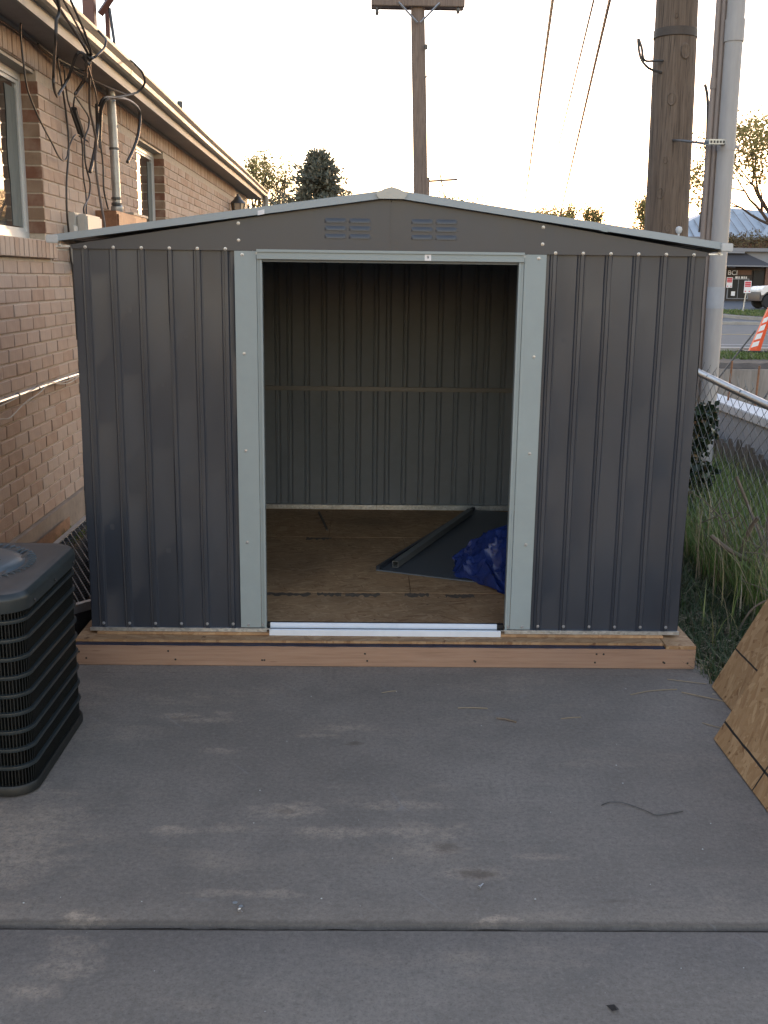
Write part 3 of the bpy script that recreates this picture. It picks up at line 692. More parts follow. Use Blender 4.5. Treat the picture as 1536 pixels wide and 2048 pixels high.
# screws
sm = MB().lathe((0,0,0), [(0.0001,0.0005),(0.0068,0.0005),(0.0068,-0.001),(0.0046,-0.0012),(0.0044,-0.004),(0.003,-0.0054),(0.0001,-0.0056)], 10, 'y').build('screw', M_SCREW, None, True)
sme = sm.data; bpy.data.objects.remove(sm)
def screw(x, y, z): put(sme, 'screw', (x, y, z), shed)
for s in (-1, 1):
    for r in RS: screw(s*r, FY-0.0095, ZB+0.032); screw(s*r, FY-0.0145, ZT-0.006)
    for z in (1.32, 0.915, 0.518): screw(s*0.598, FY-0.0138, z)
    screw(s*0.598, FY-0.0138, ZB+0.03); screw(s*0.600, FY-0.0138, ZT-0.028); screw(s*0.538, FY-0.0145, ZT-0.022); screw(s*0.535, FY-0.013, ZB+0.03)
    for z in (1.772, 1.838): screw(s*0.613, FY-0.0145, z)
    for yy in (FY+0.02, FY+0.04): screw(s*1.33, yy-0.04, ZT+0.001)
eb = MB().lathe((0,0,0), [(0.003,0),(0.004,0.004),(0.004,0.020),(0.011,0.025),(0.014,0.036),(0.011,0.046),(0.001,0.049)], 12).build('loop_bolt', M_CAPW, shed, True)
eb.location = Vector((1.165, FY+0.0, rz(1.165)-0.002)) - woff(shed)
for v in eb.data.vertices: v.co += woff(shed)

# things inside the shed
pan = thing('loose_wall_panel', 'spare grey metal panel lying flat on the shed floor', 'metal panel', (0.4, 5.2, 0.118))
ang = math.atan2(6.88-5.318, 0.628+0.038)
pv = [(-0.038,5.318),(0.628,6.80),(1.22,6.53),(0.90,5.03),(0.38,5.143)]
mb = MB(); mb.prism([(-0.038,5.318,0.122),(0.38,5.143,0.122),(0.95,4.93,0.128),(1.24,6.50,0.15),(0.61,6.78,0.128)], (0,0,0.004)); mb.build('sheet', pm('spare panel paint', (0.085,0.098,0.115), 0.1, 2, 0.35, 0, 0.02, rvar=0.05), pan)
mb = MB(); mb.prism([(-0.038,5.318,0.1265),(-0.020,5.310,0.1265),(0.628,6.772,0.1325),(0.61,6.78,0.1325)], (0,0,0.018)); mb.build('folded_edge', M_SHED, pan)
mb = MB(); mb.prism([(-0.038,5.318,0.122),(0.38,5.143,0.122),(0.95,4.93,0.128),(0.953,4.938,0.128),(0.383,5.151,0.122),(-0.035,5.326,0.122)], (0,0,-0.003)); mb.build('folded_edge', M_SHEDB, pan)
tube = thing('square_steel_tube', 'pale square steel tube lying on the loose grey panel', 'steel tube', (0.063, 5.33, 0.13))
a = Vector((0.063,5.33,0.150)); b = Vector((0.581,6.621,0.156)); d = (b-a).normalized(); u = Vector((d.y,-d.x,0)).normalized(); w = Vector((0,0,1))
mb = MB(); hw = 0.017; t = 0.0022
def sq(c, r): return [c - u*r - w*r, c + u*r - w*r, c + u*r + w*r, c - u*r + w*r]
A, B_, A2, B2 = sq(a, hw), sq(b, hw), sq(a, hw-t), sq(b, hw-t)
vs = A+B_+A2+B2
fs = [(i,(i+1)%4,4+(i+1)%4,4+i) for i in range(4)] + [(8+i,12+i,12+(i+1)%4,8+(i+1)%4) for i in range(4)] + [(i,8+i,8+(i+1)%4,(i+1)%4) for i in range(4)] + [(4+i,4+(i+1)%4,12+(i+1)%4,12+i) for i in range(4)]
mb.add(vs, fs); mb.build('tube_wall', pm('dull square tube', (0.19,0.205,0.21), 0.12, 6, 0.4, 0.3), tube)
stick = MB().tube([(-0.407,6.682,0.125),(-0.37,6.45,0.124),(-0.332,6.2,0.122)], 0.008, 6).build('thin_batten', M_STEM)
tag(stick, 'thin dark batten lying on the floor at the back of the shed', 'batten')

def tarp():
    from mathutils import noise as mn
    # a bunched sheet: a draped height field with sharp tucks, its near hem lifted off the floor
    bm = bmesh.new(); N = 110; G = []
    for i in range(N+1):
        row = []
        for j in range(N+1):
            u, v = i/N, j/N                      # u: left tip -> right, v: near hem -> back
            x = 0.37 + 0.62*u; y = 4.76 + 0.62*v - 0.10*u + 0.42*(1-u)**2*(1-v)
            q = Vector((u*2.2, v*2.2, 0.3))
            f1 = mn.noise(q*1.1+Vector((5,2,0))); f2 = abs(mn.noise(Vector((u*3.4+v*1.6, v*2.2-u*1.1, 4)))); f3 = abs(mn.noise(q*4.1)); f4 = abs(mn.noise(q*9.0+Vector((1,7,0))))
            dome = (math.sin(min(1, u*1.15+0.12)*1.57))**0.9 * (math.sin(min(1, 0.16+v*1.25)*1.57))**0.8 * (1 if v < 0.7 else 1-((v-0.7)/0.3)**2)
            z = 0.345*dome*(1+0.22*f1) - 0.15*f2 - 0.035*f3 - 0.008*f4 + 0.05*max(0, 0.35-f2)**1.0
            hem = max(0, 1-v*9)
            y += 0.05*hem*math.sin(u*11) + 0.05*f2 - 0.03*f3; x += 0.03*f3 - 0.02*f4
            z = max(z, 0.006) if v > 0.04 else 0.002+0.012*abs(math.sin(u*17))
            row.append(bm.verts.new((x, y, 0.1185+z)))
        G.append(row)
    for i in range(N):
        for j in range(N): bm.faces.new((G[i][j], G[i+1][j], G[i+1][j+1], G[i][j+1]))
    me = bpy.data.meshes.new('blue_tarp'); bm.to_mesh(me); bm.free(); me.materials.append(M_TARP)
    me.polygons.foreach_set('use_smooth', [True]*len(me.polygons))
    me.set_sharp_from_angle(angle=R(50))
    o = bpy.data.objects.new('blue_tarp', me); C.objects.link(o)
    return tag(o, 'crumpled shiny blue tarp bundled beside the right door post', 'tarp')
tarp()
# ================================================================== HOUSE
def wx(y, off=0.0): return -2.015 - 0.0121*y + off     # wall face line
HY0, HY1 = 1.2, 16.95
SOF = 2.985; FT = 0.163
house = thing('brick_house', 'single storey tan brick house with cream gutter along the left', 'house', (wx(9), 9, 0))
wdir = Vector((-0.0121, 1, 0)).normalized()
wrot = math.atan2(0.0121, 1)
def wp(y, off, z): return (wx(y, off), y, z)
def wbox(mb, y0, y1, o0, o1, z0, z1):
    return mb.add([wp(y0,o0,z0),wp(y0,o1,z0),wp(y1,o1,z0),wp(y1,o0,z0),wp(y0,o0,z1),wp(y0,o1,z1),wp(y1,o1,z1),wp(y1,o0,z1)],
                  [(0,3,2,1),(4,5,6,7),(0,1,5,4),(1,2,6,5),(2,3,7,6),(3,0,4,7)])
WIN = [(5.0, 6.70, 1.835, 2.822), (9.55, 10.87, 1.95, 2.822)]
# mortar backing with the window openings left out
mb = MB(); cuts = sorted(WIN); y = HY0
MO = -0.008
for (a, b, z0, z1) in cuts:
    wbox(mb, y, a, -0.25, MO, FT, SOF+0.12); wbox(mb, a, b, -0.25, MO, FT, z0); wbox(mb, a, b, -0.25, MO, z1, SOF+0.12); y = b
wbox(mb, y, HY1, -0.25, MO, FT, SOF+0.12)
mb.build('mortar_bed', M_MORTAR, house)
mb = MB(); wbox(mb, HY0, HY1+0.02, -0.27, 0.022, -0.95, FT-0.002); mb.build('foundation', M_FOUND, house)
# bricks
BL, BH, BD, JT = 0.229, 0.0708, 0.09, 0.0105
def brick_mesh(L, H, D, seed, mat, name='brick'):
    r = random.Random(seed); c = 0.004
    j = lambda: r.uniform(-0.0012, 0.0012)
    # front face chamfered, x = out of the wall, y along, z up
    ring0 = [(-D, -L/2, -H/2), (-D, L/2, -H/2), (-D, L/2, H/2), (-D, -L/2, H/2)]
    ring1 = [(-c, -L/2+j(), -H/2+j()), (-c, L/2+j(), -H/2+j()), (-c, L/2+j(), H/2+j()), (-c, -L/2+j(), H/2+j())]
    ring2 = [(j(), -L/2+c, -H/2+c), (j(), L/2-c, -H/2+c), (j(), L/2-c, H/2-c), (j(), -L/2+c, H/2-c)]
    me = bpy.data.meshes.new(name)
    f = [(0,1,5,4),(1,2,6,5),(2,3,7,6),(3,0,4,7),(4,5,9,8),(5,6,10,9),(6,7,11,10),(7,4,8,11),(8,9,10,11)]
    me.from_pydata(ring0+ring1+ring2, [], f); me.materials.append(mat); return me
BM = [brick_mesh(BL, BH, BD, i, M_BRICK) for i in range(6)]
BHALF = {}
def short_brick(L):
    k = round(L, 2)
    if k not in BHALF: BHALF[k] = brick_mesh(k, BH, BD, int(k*100), M_BRICK)
    return BHALF[k]
rows = int((2.818-FT)/(BH+JT))
rnd = random.Random(31)
bricks = []
for r in range(rows):
    z = FT + JT*0.5 + BH/2 + r*(BH+JT)
    y = HY0 + (0 if r % 2 else (BL+JT)/2) + rnd.uniform(-0.012, 0.012)
    while y < HY1:
        a, b = y, min(y+BL, HY1)
        segs = [(a, b)]
        for (w0, w1, z0, z1) in WIN:
            if z0-0.12 < z < z1:
                lo, hi = (w0-0.02, w1) if z > z0 else (w0-0.02, w1+0.12)
                ns = []
                for (p, q) in segs:
                    if q <= lo or p >= hi: ns.append((p, q)); continue
                    if p < lo-0.04: ns.append((p, lo-0.006))
                    if q > hi+0.04: ns.append((hi+0.006 if z > z0 else hi+0.01, q))
                segs = ns
        for (p, q) in segs:
            if q-p > 0.03: bricks.append(((p+q)/2, z, q-p))
        y += BL+JT+rnd.uniform(-0.001, 0.001)
def vis_size(y, z):
    if y < 5.45: return 0
    # hidden by the shed from the photograph's place
    if y > 7.35 and z < 1.6295+(y)*0.0 + max(0, (y-7.35))*0.06 + 0.35: return 0
    return 1.0/(y*y)
order = sorted(bricks, key=lambda b: -vis_size(b[0], b[1]))
rest = MB()
for i, (y, z, L) in enumerate(order):
    me = BM[rnd.randrange(6)] if abs(L-BL) < 0.004 else short_brick(L)
    off = rnd.uniform(-0.0025, 0.002)
    if i < 290:
        put(me, 'brick', wp(y, off, z), house, (rnd.uniform(-0.004,0.004), 0, wrot))
    else:
        k = len(rest.v)
        for v in me.vertices: rest.v.append((wx(y+v.co.y, off)+v.co.x, y+v.co.y, z+v.co.z))
        for p in me.polygons: rest.f.append(tuple(k+q for q in p.vertices))
stuff(rest.build('brickwork', M_BRICK, house))
# soldier course under the soffit, rowlock sills, dark jamb bricks
SB = brick_mesh(0.072, 0.160, 0.09, 77, M_BRICK, 'soldier_brick')
rest = MB(); y = HY0+0.04; i = 0
while y < HY1-0.04:
    off = rnd.uniform(0.0, 0.004)
    if 5.45 < y < 10.4: put(SB, 'soldier_brick', wp(y, off, 2.905), house, (0, 0, wrot))
    else:
        k = len(rest.v)
        for v in SB.vertices: rest.v.append((wx(y+v.co.y, off)+v.co.x, y+v.co.y, 2.905+v.co.z))
        for p in SB.polygons: rest.f.append(tuple(k+q for q in p.vertices))
    y += 0.0815
stuff(rest.build('soldier_brickwork', M_BRICK, house))
for wi, (w0, w1, z0, z1) in enumerate(WIN):
    RB = brick_mesh(0.074, 0.104, 0.14, 78, M_BRICK, 'sill_brick')
    y = w0-0.06
    while y < w1+0.10:
        put(RB, 'sill_brick', wp(y, 0.034+rnd.uniform(-0.002,0.002), z0-0.058), house, (0, rnd.uniform(-0.01,0.01), wrot)); y += 0.083
    # jamb: bricks turned into the reveal, red brown and tan by turns
    for yj, sg in ((w1, 1), (w0, -1)):
        z = FT + JT*0.5 + BH/2; r = 0
        while z < z1-0.02:
            if z > z0+0.02:
                mb = MB(); zt = min(z+BH/2, z1-0.003); zb = max(z-BH/2, z0+0.003)
                a, b = sorted((yj-sg*0.004+sg*0.0, yj+sg*0.075)); e = 0.0045 + rnd.uniform(-0.001,0.001)
                a, b = sorted((yj-sg*e, yj+sg*0.003)); wbox(mb, a, b, -0.13, -0.001+rnd.uniform(-0.002,0.001), zb, zt)
                mb.build('jamb_brick', M_JAMB if r % 2 else M_JAMB2, house)
            z += BH+JT; r += 1
    # window
    win = MB(); o0, o1 = -0.155, -0.10
    fw = 0.045
    fr = MB(); wbox(fr, w0+0.005, w1-0.006, o0, o1, z0+0.002, z0+fw); wbox(fr, w0+0.005, w1-0.006, o0, o1, z1-fw-0.02, z1-0.02); wbox(fr, w0+0.005, w0+fw, o0, o1, z0+fw, z1-fw-0.02); wbox(fr, w1-fw, w1-0.006, o0, o1, z0+fw, z1-fw-0.02)
    fo = fr.build('window', M_WFRAME, house)
    ym = w0 + (w1-w0)*(0.5 if wi == 0 else 0.30)
    for (a, b, oo) in ((w0+fw, ym+0.012, -0.135), (ym-0.012, w1-fw, -0.12)):
        s_ = MB(); t_ = 0.022
        wbox(s_, a, b, oo-0.008, oo+0.010, z0+fw, z0+fw+t_); wbox(s_, a, b, oo-0.008, oo+0.010, z1-fw-0.02-t_, z1-fw-0.02); wbox(s_, a, a+t_, oo-0.008, oo+0.010, z0+fw+t_, z1-fw-0.02-t_); wbox(s_, b-t_, b, oo-0.008, oo+0.010, z0+fw+t_, z1-fw-0.02-t_)
        s_.build('sash', M_WFRAME, fo)
        g = MB(); g.quad(wp(a+t_,oo,z0+fw+t_), wp(b-t_,oo,z0+fw+t_), wp(b-t_,oo,z1-fw-0.02-t_), wp(a+t_,oo,z1-fw-0.02-t_)); g.build('pane', M_GLASS, fo)
    # matt grey green strip with a wavy edge, set over the right of the pane
    cu = MB(); a, b = (w1-fw-0.23, w1-fw-0.024); N = 26
    vs = []
    for kz in range(8):
        z = z0+fw+0.03 + (z1-z0-2*fw-0.10)*kz/7
        for k in range(N+1):
            yy = a+(b-a)*k/N + (0.02*math.sin(kz*1.1+1) + 0.04*(1-kz/7) if k < 3 else 0); vs.append(wp(yy, -0.1165+0.0025*math.sin(k*1.9), z))
    cu.add(vs, [(kz*(N+1)+k, kz*(N+1)+k+1, (kz+1)*(N+1)+k+1, (kz+1)*(N+1)+k) for kz in range(7) for k in range(N)])
    cu.build('pane_strip', M_STRIP, fo)
    hd = MB(); wbox(hd, w0-0.02, w1+0.0, -0.16, -0.02, z1-0.019, z1+0.0); hd.build('window_head', M_FASCIA, fo)
# eaves
GY1 = 19.5
mb = MB(); wbox(mb, HY0, GY1, -0.02, 0.205, SOF, SOF+0.012); mb.build('soffit', M_SOFFIT, house)
mb = MB(); wbox(mb, HY1+0.02, GY1, -2.5, -0.021, SOF, SOF+0.012); mb.build('porch_soffit', M_SOFFIT, house)
mb = MB(); wbox(mb, HY0, GY1+0.01, 0.2055, 0.226, SOF-0.022, SOF+0.155); mb.build('fascia', M_FASCIA, house)
mb = MB(); wbox(mb, HY0, HY1, 0.001, 0.012, SOF-0.022, SOF-0.0015); mb.build('frieze_mould', M_FASCIA, house)
gp = [(0.2265, SOF+0.045), (0.27, SOF+0.042), (0.285, SOF+0.055), (0.290, SOF+0.085), (0.315, SOF+0.115), (0.318, SOF+0.132), (0.304, SOF+0.134), (0.304, SOF+0.126)]
mb = MB(); N = len(gp); yy = [HY0, GY1]
seg = 16; ysg = [HY0+(GY1-HY0)*i/seg for i in range(seg+1)]
vs = [wp(y, o_, z_ + 0.004*math.sin(y*0.9)) for y in ysg for (o_, z_) in gp]
mb.add(vs, [(i*N+j, (i+1)*N+j, (i+1)*N+j+1, i*N+j+1) for i in range(seg) for j in range(N-1)] + [tuple(range(N)), tuple(range(seg*N, seg*N+N))])
gut = mb.build('gutter', M_GUTTER, house)
for yg in (4.9, 8.05, 11.2, 14.35, 17.5):
    sb_ = MB(); vs = [wp(y, o_+(0.0025 if o_ > 0.23 else 0), z_+0.004*math.sin(y*0.9)-(0.002 if z_ < SOF+0.06 else -0.001)) for y in (yg, yg+0.03) for (o_, z_) in gp]
    sb_.add(vs, [(j, N+j, N+j+1, j+1) for j in range(N-1)]); sb_.build('gutter_joint', M_GUTTER, gut)
ds = MB().tube(spline([wp(19.35,0.27,SOF+0.05), wp(19.35,0.27,SOF-0.12), wp(19.2,0.15,SOF-0.36), wp(19.0,-0.1,SOF-0.5), wp(18.9,-0.25,SOF-0.6), wp(18.9,-0.27,SOF-1.6)], 5), 0.05, 8).build('downspout', M_GUTTER, gut, True)
mb = MB(); mb.add([wp(HY0,0.24,SOF+0.150), wp(GY1,0.24,SOF+0.150), wp(GY1,-4.5,SOF+1.65), wp(HY0,-4.5,SOF+1.65)], [(0,3,2,1)])
mb.add([wp(HY0,0.24,SOF+0.163), wp(GY1,0.24,SOF+0.163), wp(GY1,-4.5,SOF+1.663), wp(HY0,-4.5,SOF+1.663)], [(0,1,2,3)])
mb.add([wp(HY0,0.245,SOF+0.150), wp(GY1,0.245,SOF+0.150), wp(GY1,0.245,SOF+0.163), wp(HY0,0.245,SOF+0.163)], [(0,1,2,3)]); mb.build('roof', M_SHINGLE, house)
# far end: return wall, porch beam
mb = MB(); mb.box((wx(HY1)-4.5, HY1-0.02, -0.4), (wx(HY1)-0.003, HY1+0.005, SOF-0.003)); mb.build('return_wall', M_SHOPB, house)
mb = MB(); wbox(mb, HY1+0.06, 18.95, -0.14, -0.01, 2.70, SOF-0.004); mb.build('porch_beam', M_FASCIA, house)
mb = MB(); wbox(mb, 18.75, 18.93, -0.14, -0.012, -0.03, 2.698); mb.build('porch_post', M_FASCIA, house)
# lantern on the far corner
ln = thing('wall_lantern', 'small weathered brass wall lantern at the far house corner', 'lantern', wp(16.3, 0.1, 2.45))
lc = wp(16.3, 0.12, 2.62)
MB().lathe(lc, [(0.03,-0.17),(0.075,-0.15),(0.085,-0.13),(0.085,-0.12)], 6).build('base', M_RUST, ln)
MB().lathe(lc, [(0.075,-0.12),(0.095,0.08)], 6).build('glass_body', mat_glass('amber lantern glass', (0.28,0.22,0.14), 0.25), ln)
for i in range(6):
    t = 2*math.pi*i/6; MB().tube([(lc[0]+0.08*math.cos(t), lc[1]+0.08*math.sin(t), lc[2]-0.13), (lc[0]+0.099*math.cos(t), lc[1]+0.099*math.sin(t), lc[2]+0.085)], 0.008, 4).build('frame_bar', M_STRAP, ln)
MB().lathe(lc, [(0.115,0.08),(0.105,0.10),(0.05,0.15),(0.045,0.17),(0.02,0.19),(0.02,0.215),(0.002,0.225)], 12).build('cap', M_STRAP, ln, True)
MB().tube([wp(16.3,0.0,2.45), wp(16.3,0.06,2.44), wp(16.3,0.12,2.46)], 0.012, 6).build('bracket', M_STRAP, ln)
# roof fittings
rp = thing('roof_mast', 'red brown steel post with diagonal brace standing on the house roof', 'roof post', (-2.14, 8.2, 3.3))
MB().bbox((-2.183,8.16,3.16),(-2.10,8.24,4.6), 0.004).build('post', M_POSTBR, rp)
MB().bbox((-2.085,8.42,3.16),(-2.055,8.46,4.2), 0.003).build('post', M_POSTBR, rp)
MB().tube([(-2.09,8.3,3.50),(-1.90,8.25,3.72),(-1.55,8.2,4.15)], 0.028, 4).build('brace', M_POSTBR, rp)
MB().tube([(-2.02,8.3,3.54),(-1.985,8.25,3.32),(-1.965,8.2,3.13)], 0.012, 6).build('stay', M_STRAP, rp)
vp = MB().lathe((-2.03,11.2,3.16), [(0.028,0),(0.028,0.19),(0.022,0.19),(0.022,0.1)], 12).build('vent_pipe', M_STRAP, None, True)
tag(vp, 'short dark vent pipe sticking up behind the gutter', 'vent pipe')
# service mast, meter box, telecom box
ms = thing('service_mast', 'galvanised steel service conduit rising from the rusty meter box', 'conduit', wp(8.32, 0.09, 2.1))
MB().tube([wp(8.32,0.085,2.10), wp(8.30,0.085,2.6), wp(8.26,0.085,SOF-0.002)], 0.033, 14).build('pipe', M_STEEL, ms, True)
for z in (2.16, 2.20, 2.56, 2.72): MB().lathe(wp(8.305,0.085,z), [(0.035,-0.009),(0.0375,-0.007),(0.0375,0.007),(0.035,0.009)], 14).build('band', M_STRAP, ms)
MB().lathe(wp(8.32,0.085,2.09), [(0.04,0),(0.048,0.012),(0.048,0.05),(0.036,0.06)], 14).build('hub', M_STEEL, ms, True)
bx = thing('meter_box', 'rusty brown electric meter box on the brick wall below the conduit', 'meter box', wp(8.4, 0.0, 1.2))
mb = MB(); wbox(mb, 7.98, 8.62, 0.001, 0.155, 1.30, 2.092); o = mb.build('enclosure', M_RUST, bx)
mb = MB(); wbox(mb, 8.64, 9.20, 0.001, 0.135, 1.45, 2.10); mb.build('side_enclosure', pm('sunlit tan enclosure', (0.36,0.19,0.10), 0.2, 6, 0.55), bx)  # tan side box, base colour lighter than the rusty one
mb = MB(); wbox(mb, 8.64, 9.22, 0.0, 0.145, 2.1005, 2.118); mb.build('enclosure_lid', M_FASCIA, bx)
mb = MB(); wbox(mb, 8.0, 8.60, 0.156, 0.168, 1.33, 2.07); mb.build('cover', M_RUST, bx)
tb = thing('telecom_box', 'pale grey plastic utility box on the wall beside the cables', 'utility box', wp(7.45, 0.0, 1.7))
MB().bbox((wx(7.4)+0.002,7.22,1.66),(wx(7.4)+0.05,7.66,2.035), 0.006).build('back_box', M_BOX, tb)
MB().bbox((wx(7.4)+0.051,7.245,1.67),(wx(7.4)+0.125,7.64,2.025), 0.012).build('cover', M_BOX, tb)
mb = MB()
for k, (a, b) in enumerate(((7.52,7.56),(7.49,7.60),(7.50,7.585))):
    z = 1.925-0.011*k; X = wx(7.4)+0.1256; mb.quad((X,a,z),(X,b,z),(X,b,z+0.004),(X,a,z+0.004))
mb.build('moulded_lettering', M_STRAP, tb)
MB().bbox((wx(7.2)+0.002,7.10,1.88),(wx(7.2)+0.07,7.20,1.945), 0.004).build('side_clip', M_BOX, tb)
# cables: each a thing of its own
CB = {
'a':[(-1.60,4.9,3.35),(-1.664,5.671,2.988),(-1.684,5.706,2.878),(-1.705,5.745,2.784),(-1.871,6.268,2.74),(-1.892,6.327,2.681),(-1.913,6.445,2.643),(-1.914,6.495,2.657),(-1.895,6.642,2.771),(-1.752,6.345,2.854),(-1.734,6.495,2.856)],
'b':[(-1.989,6.108,2.953),(-2.03,6.225,2.898),(-2.031,6.266,2.703),(-2.042,6.366,2.621),(-2.044,6.543,2.513),(-2.047,6.764,2.416),(-2.048,6.893,2.353),(-2.05,7.011,2.338),(-2.051,7.092,2.367),(-2.051,7.134,2.421),(-2.042,7.226,2.503),(-2.044,7.358,2.54),(-2.047,7.633,2.527)],
'c':[(-1.997,6.8,2.911),(-2.04,7.032,2.775),(-2.051,7.13,2.619),(-2.051,7.147,2.438),(-2.05,7.049,2.21),(-2.05,7.022,2.014),(-2.061,7.081,1.885),(-2.061,7.098,1.729),(-2.061,7.129,1.633),(-2.061,7.15,1.2)],
'd':[(-1.999,6.939,2.892),(-2.041,7.139,2.73),(-2.043,7.256,2.653),(-2.045,7.428,2.538),(-2.056,7.498,2.461),(-2.056,7.486,2.29),(-2.056,7.533,2.165),(-2.045,7.475,2.03)],
'e':[(-1.733,6.482,2.848),(-1.9,7.062,2.86),(-2.002,7.227,2.799),(-2.002,7.175,2.76),(-2.014,7.344,2.732),(-2.027,7.584,2.684),(-2.027,7.571,2.614),(-2.036,7.484,2.519),(-2.035,7.477,2.374),(-2.026,7.536,2.252),(-2.026,7.494,2.155),(-2.012,7.3,2.073),(-2.011,7.29,2.03)],
'f':[(-1.755,6.619,2.863),(-1.881,7.097,2.858),(-1.933,7.264,2.696),(-1.934,7.346,2.586),(-1.935,7.398,2.492),(-1.934,7.348,2.354),(-1.914,7.336,2.152),(-1.863,7.248,1.912),(-1.863,7.274,1.6)],
'g':[(-1.734,6.567,2.87),(-1.694,6.532,2.875),(-1.675,6.649,2.942),(-1.676,6.709,2.997),(-1.738,6.895,3.06),(-1.80,7.0,3.12)],
'h':[(-1.947,7.564,2.753),(-1.906,7.549,2.806),(-1.869,7.769,2.845),(-1.792,8.054,2.922),(-1.732,8.055,2.986),(-1.732,7.995,3.045),(-1.771,7.956,3.091),(-1.81,7.879,3.125)],
'i':[(-2.01,7.80,2.55),(-1.989,7.76,2.69),(-1.968,7.72,2.764),(-1.929,7.755,2.833),(-1.914,8.22,2.902),(-1.919,8.631,2.911),(-1.921,8.755,2.86),(-1.92,8.648,2.7),(-1.928,8.476,2.565),(-1.936,8.315,2.467)],
'k':[(-1.755,6.573,2.849),(-1.96,7.3,2.88),(-2.023,7.279,2.777),(-2.033,7.259,2.734),(-2.043,7.274,2.683)],
'm':[(-2.02,7.80,2.80),(-2.01,7.75,2.65),(-2.008,7.681,2.527),(-2.007,7.59,2.421),(-2.005,7.473,2.314)],
'n':[(-2.009,7.778,2.659),(-2.02,7.846,2.567),(-2.021,7.903,2.403),(-2.021,7.899,2.23),(-2.011,7.961,2.10)],
'o':[(-2.30,2.6,4.46),(-1.78,6.0,3.06),(-1.734,6.496,2.862)], 'p':[(-2.05,2.6,4.46),(-1.73,6.0,3.06),(-1.73,6.50,2.866)], 'q':[(-1.82,2.6,4.5),(-1.69,6.0,3.06),(-1.728,6.49,2.858)],
's':[(-2.085,5.0,2.955),(-2.07,5.9,2.945),(-2.075,6.6,2.955),(-2.06,7.0,2.93),(-2.02,7.4,2.93),(-1.95,7.8,2.92),(-1.9,8.2,2.93)],
't':[(-1.75,6.53,2.86),(-1.88,7.0,2.92),(-1.97,7.3,2.93),(-2.03,6.9,2.93),(-2.05,6.6,2.95)],
'u':[(-1.76,6.55,2.86),(-1.9,7.3,2.80),(-1.99,7.7,2.72),(-2.0,7.75,2.6),(-2.0,7.74,2.5)],
}
CS = {'a':(0.009,M_CABLE,'thick black cable looping below the gutter and back up'),'b':(0.0055,M_CABLE,'thin black cable sagging from the soffit past the near window'),'c':(0.0065,M_CABLE,'black cable running straight down the bricks left of the utility box'),
'd':(0.005,M_CABLE,'thin black cable dropping into the middle of the utility box'),'e':(0.006,M_CABLE,'wavy black cable curling into the utility box top'),'f':(0.008,M_CABLE2,'faded brown cable hanging in front of the meter box'),
'g':(0.007,M_CABLE,'short black cable curling up over the gutter lip near the knot'),'h':(0.008,M_CABLE,'black cable bowing from the conduit up to the gutter'),'i':(0.013,M_CABLE,'thick cut cable hanging loose right of the conduit'),
'k':(0.006,M_CABLE,'short black cable leading down to the cable splice'),'m':(0.013,M_CABLE,'cut black cable bundle with frayed end beside the conduit'),'n':(0.006,M_CABLE,'thin cable running down along the right of the conduit'),
'o':(0.008,M_CABLE2,'leftmost of the three overhead drop wires at the house eave'),'p':(0.006,M_CABLE2,'middle of the three overhead drop wires at the house eave'),'q':(0.007,M_CABLE,'rightmost of the three overhead drop wires at the house eave'),
's':(0.006,M_CABLE2,'brown cable stapled along the top of the brick wall under the soffit'),'t':(0.006,M_CABLE,'black cable running from the knot back under the soffit'),'u':(0.006,M_CABLE,'black cable hanging closest to the conduit on its left')}
for k, pts in CB.items():
    r, mt_, lab = CS[k]
    tag(MB().tube(spline(pts, 6), r, 6).build('cable' if k not in 'opq' else 'drop_wire', mt_, None, True), lab, 'cable', 'cables on the house wall')
mb = MB().tube([(-2.043,7.274,2.69),(-2.044,7.31,2.655),(-2.044,7.40,2.59),(-2.045,7.452,2.55)], 0.024, 8); tag(mb.build('cable_splice', M_CABLE), 'lumpy black taped cable splice on the bricks', 'splice')
mb = MB()
for i in range(7):
    t = i*0.9; mb.tube([(-1.734,6.47,2.87),(-1.734+0.03*math.cos(t),6.49+0.03*math.sin(t),2.855),(-1.74,6.52+0.02*math.sin(t),2.84+0.012*math.cos(t)),(-1.75,6.57,2.855)], 0.008, 5)
tag(mb.build('cable_clamp', M_STRAP), 'wire clamp knot where the overhead drops meet the house cables', 'clamp')
hc = thing('wall_conduit', 'thin pale metal conduit running level along the brick wall', 'conduit', wp(6.4,0.0,0.963))
MB().tube([wp(y_, 0.022, 0.963+0.003*math.sin(y_*3)) for y_ in (1.5,3,4,5,5.6,6.2,6.8,7.4,8.5)], 0.011, 8).build('pipe', M_STEEL, hc, True)
for y_ in (5.9, 6.28, 6.92, 7.2): MB().tube([wp(y_-0.006,0.022,0.963),wp(y_+0.006,0.022,0.963)], 0.0145, 8).build('strap', M_STRAP, hc)
tag(MB().tube(spline([(-2.09,7.5,0.97),(-2.072,7.185,0.952),(-2.069,6.953,0.931),(-2.066,6.718,0.944),(-2.064,6.502,0.972),(-2.061,6.287,0.936),(-2.058,5.992,0.907),(-2.054,5.719,0.859),(-2.052,5.558,0.872),(-2.05,5.2,0.9)],5), 0.0035, 5).build('white_cable', M_CABLEW), 'dirty white cable drooping lowest below the wall conduit', 'cable')
tag(MB().tube(spline([(-2.09,7.5,0.98),(-2.072,7.186,0.959),(-2.067,6.777,0.951),(-2.063,6.45,0.977),(-2.059,6.097,0.965),(-2.052,5.572,0.94),(-2.05,5.2,0.95)],5), 0.0035, 5).build('white_cable', M_CABLEW), 'dirty white cable tied closely along the wall conduit', 'cable')

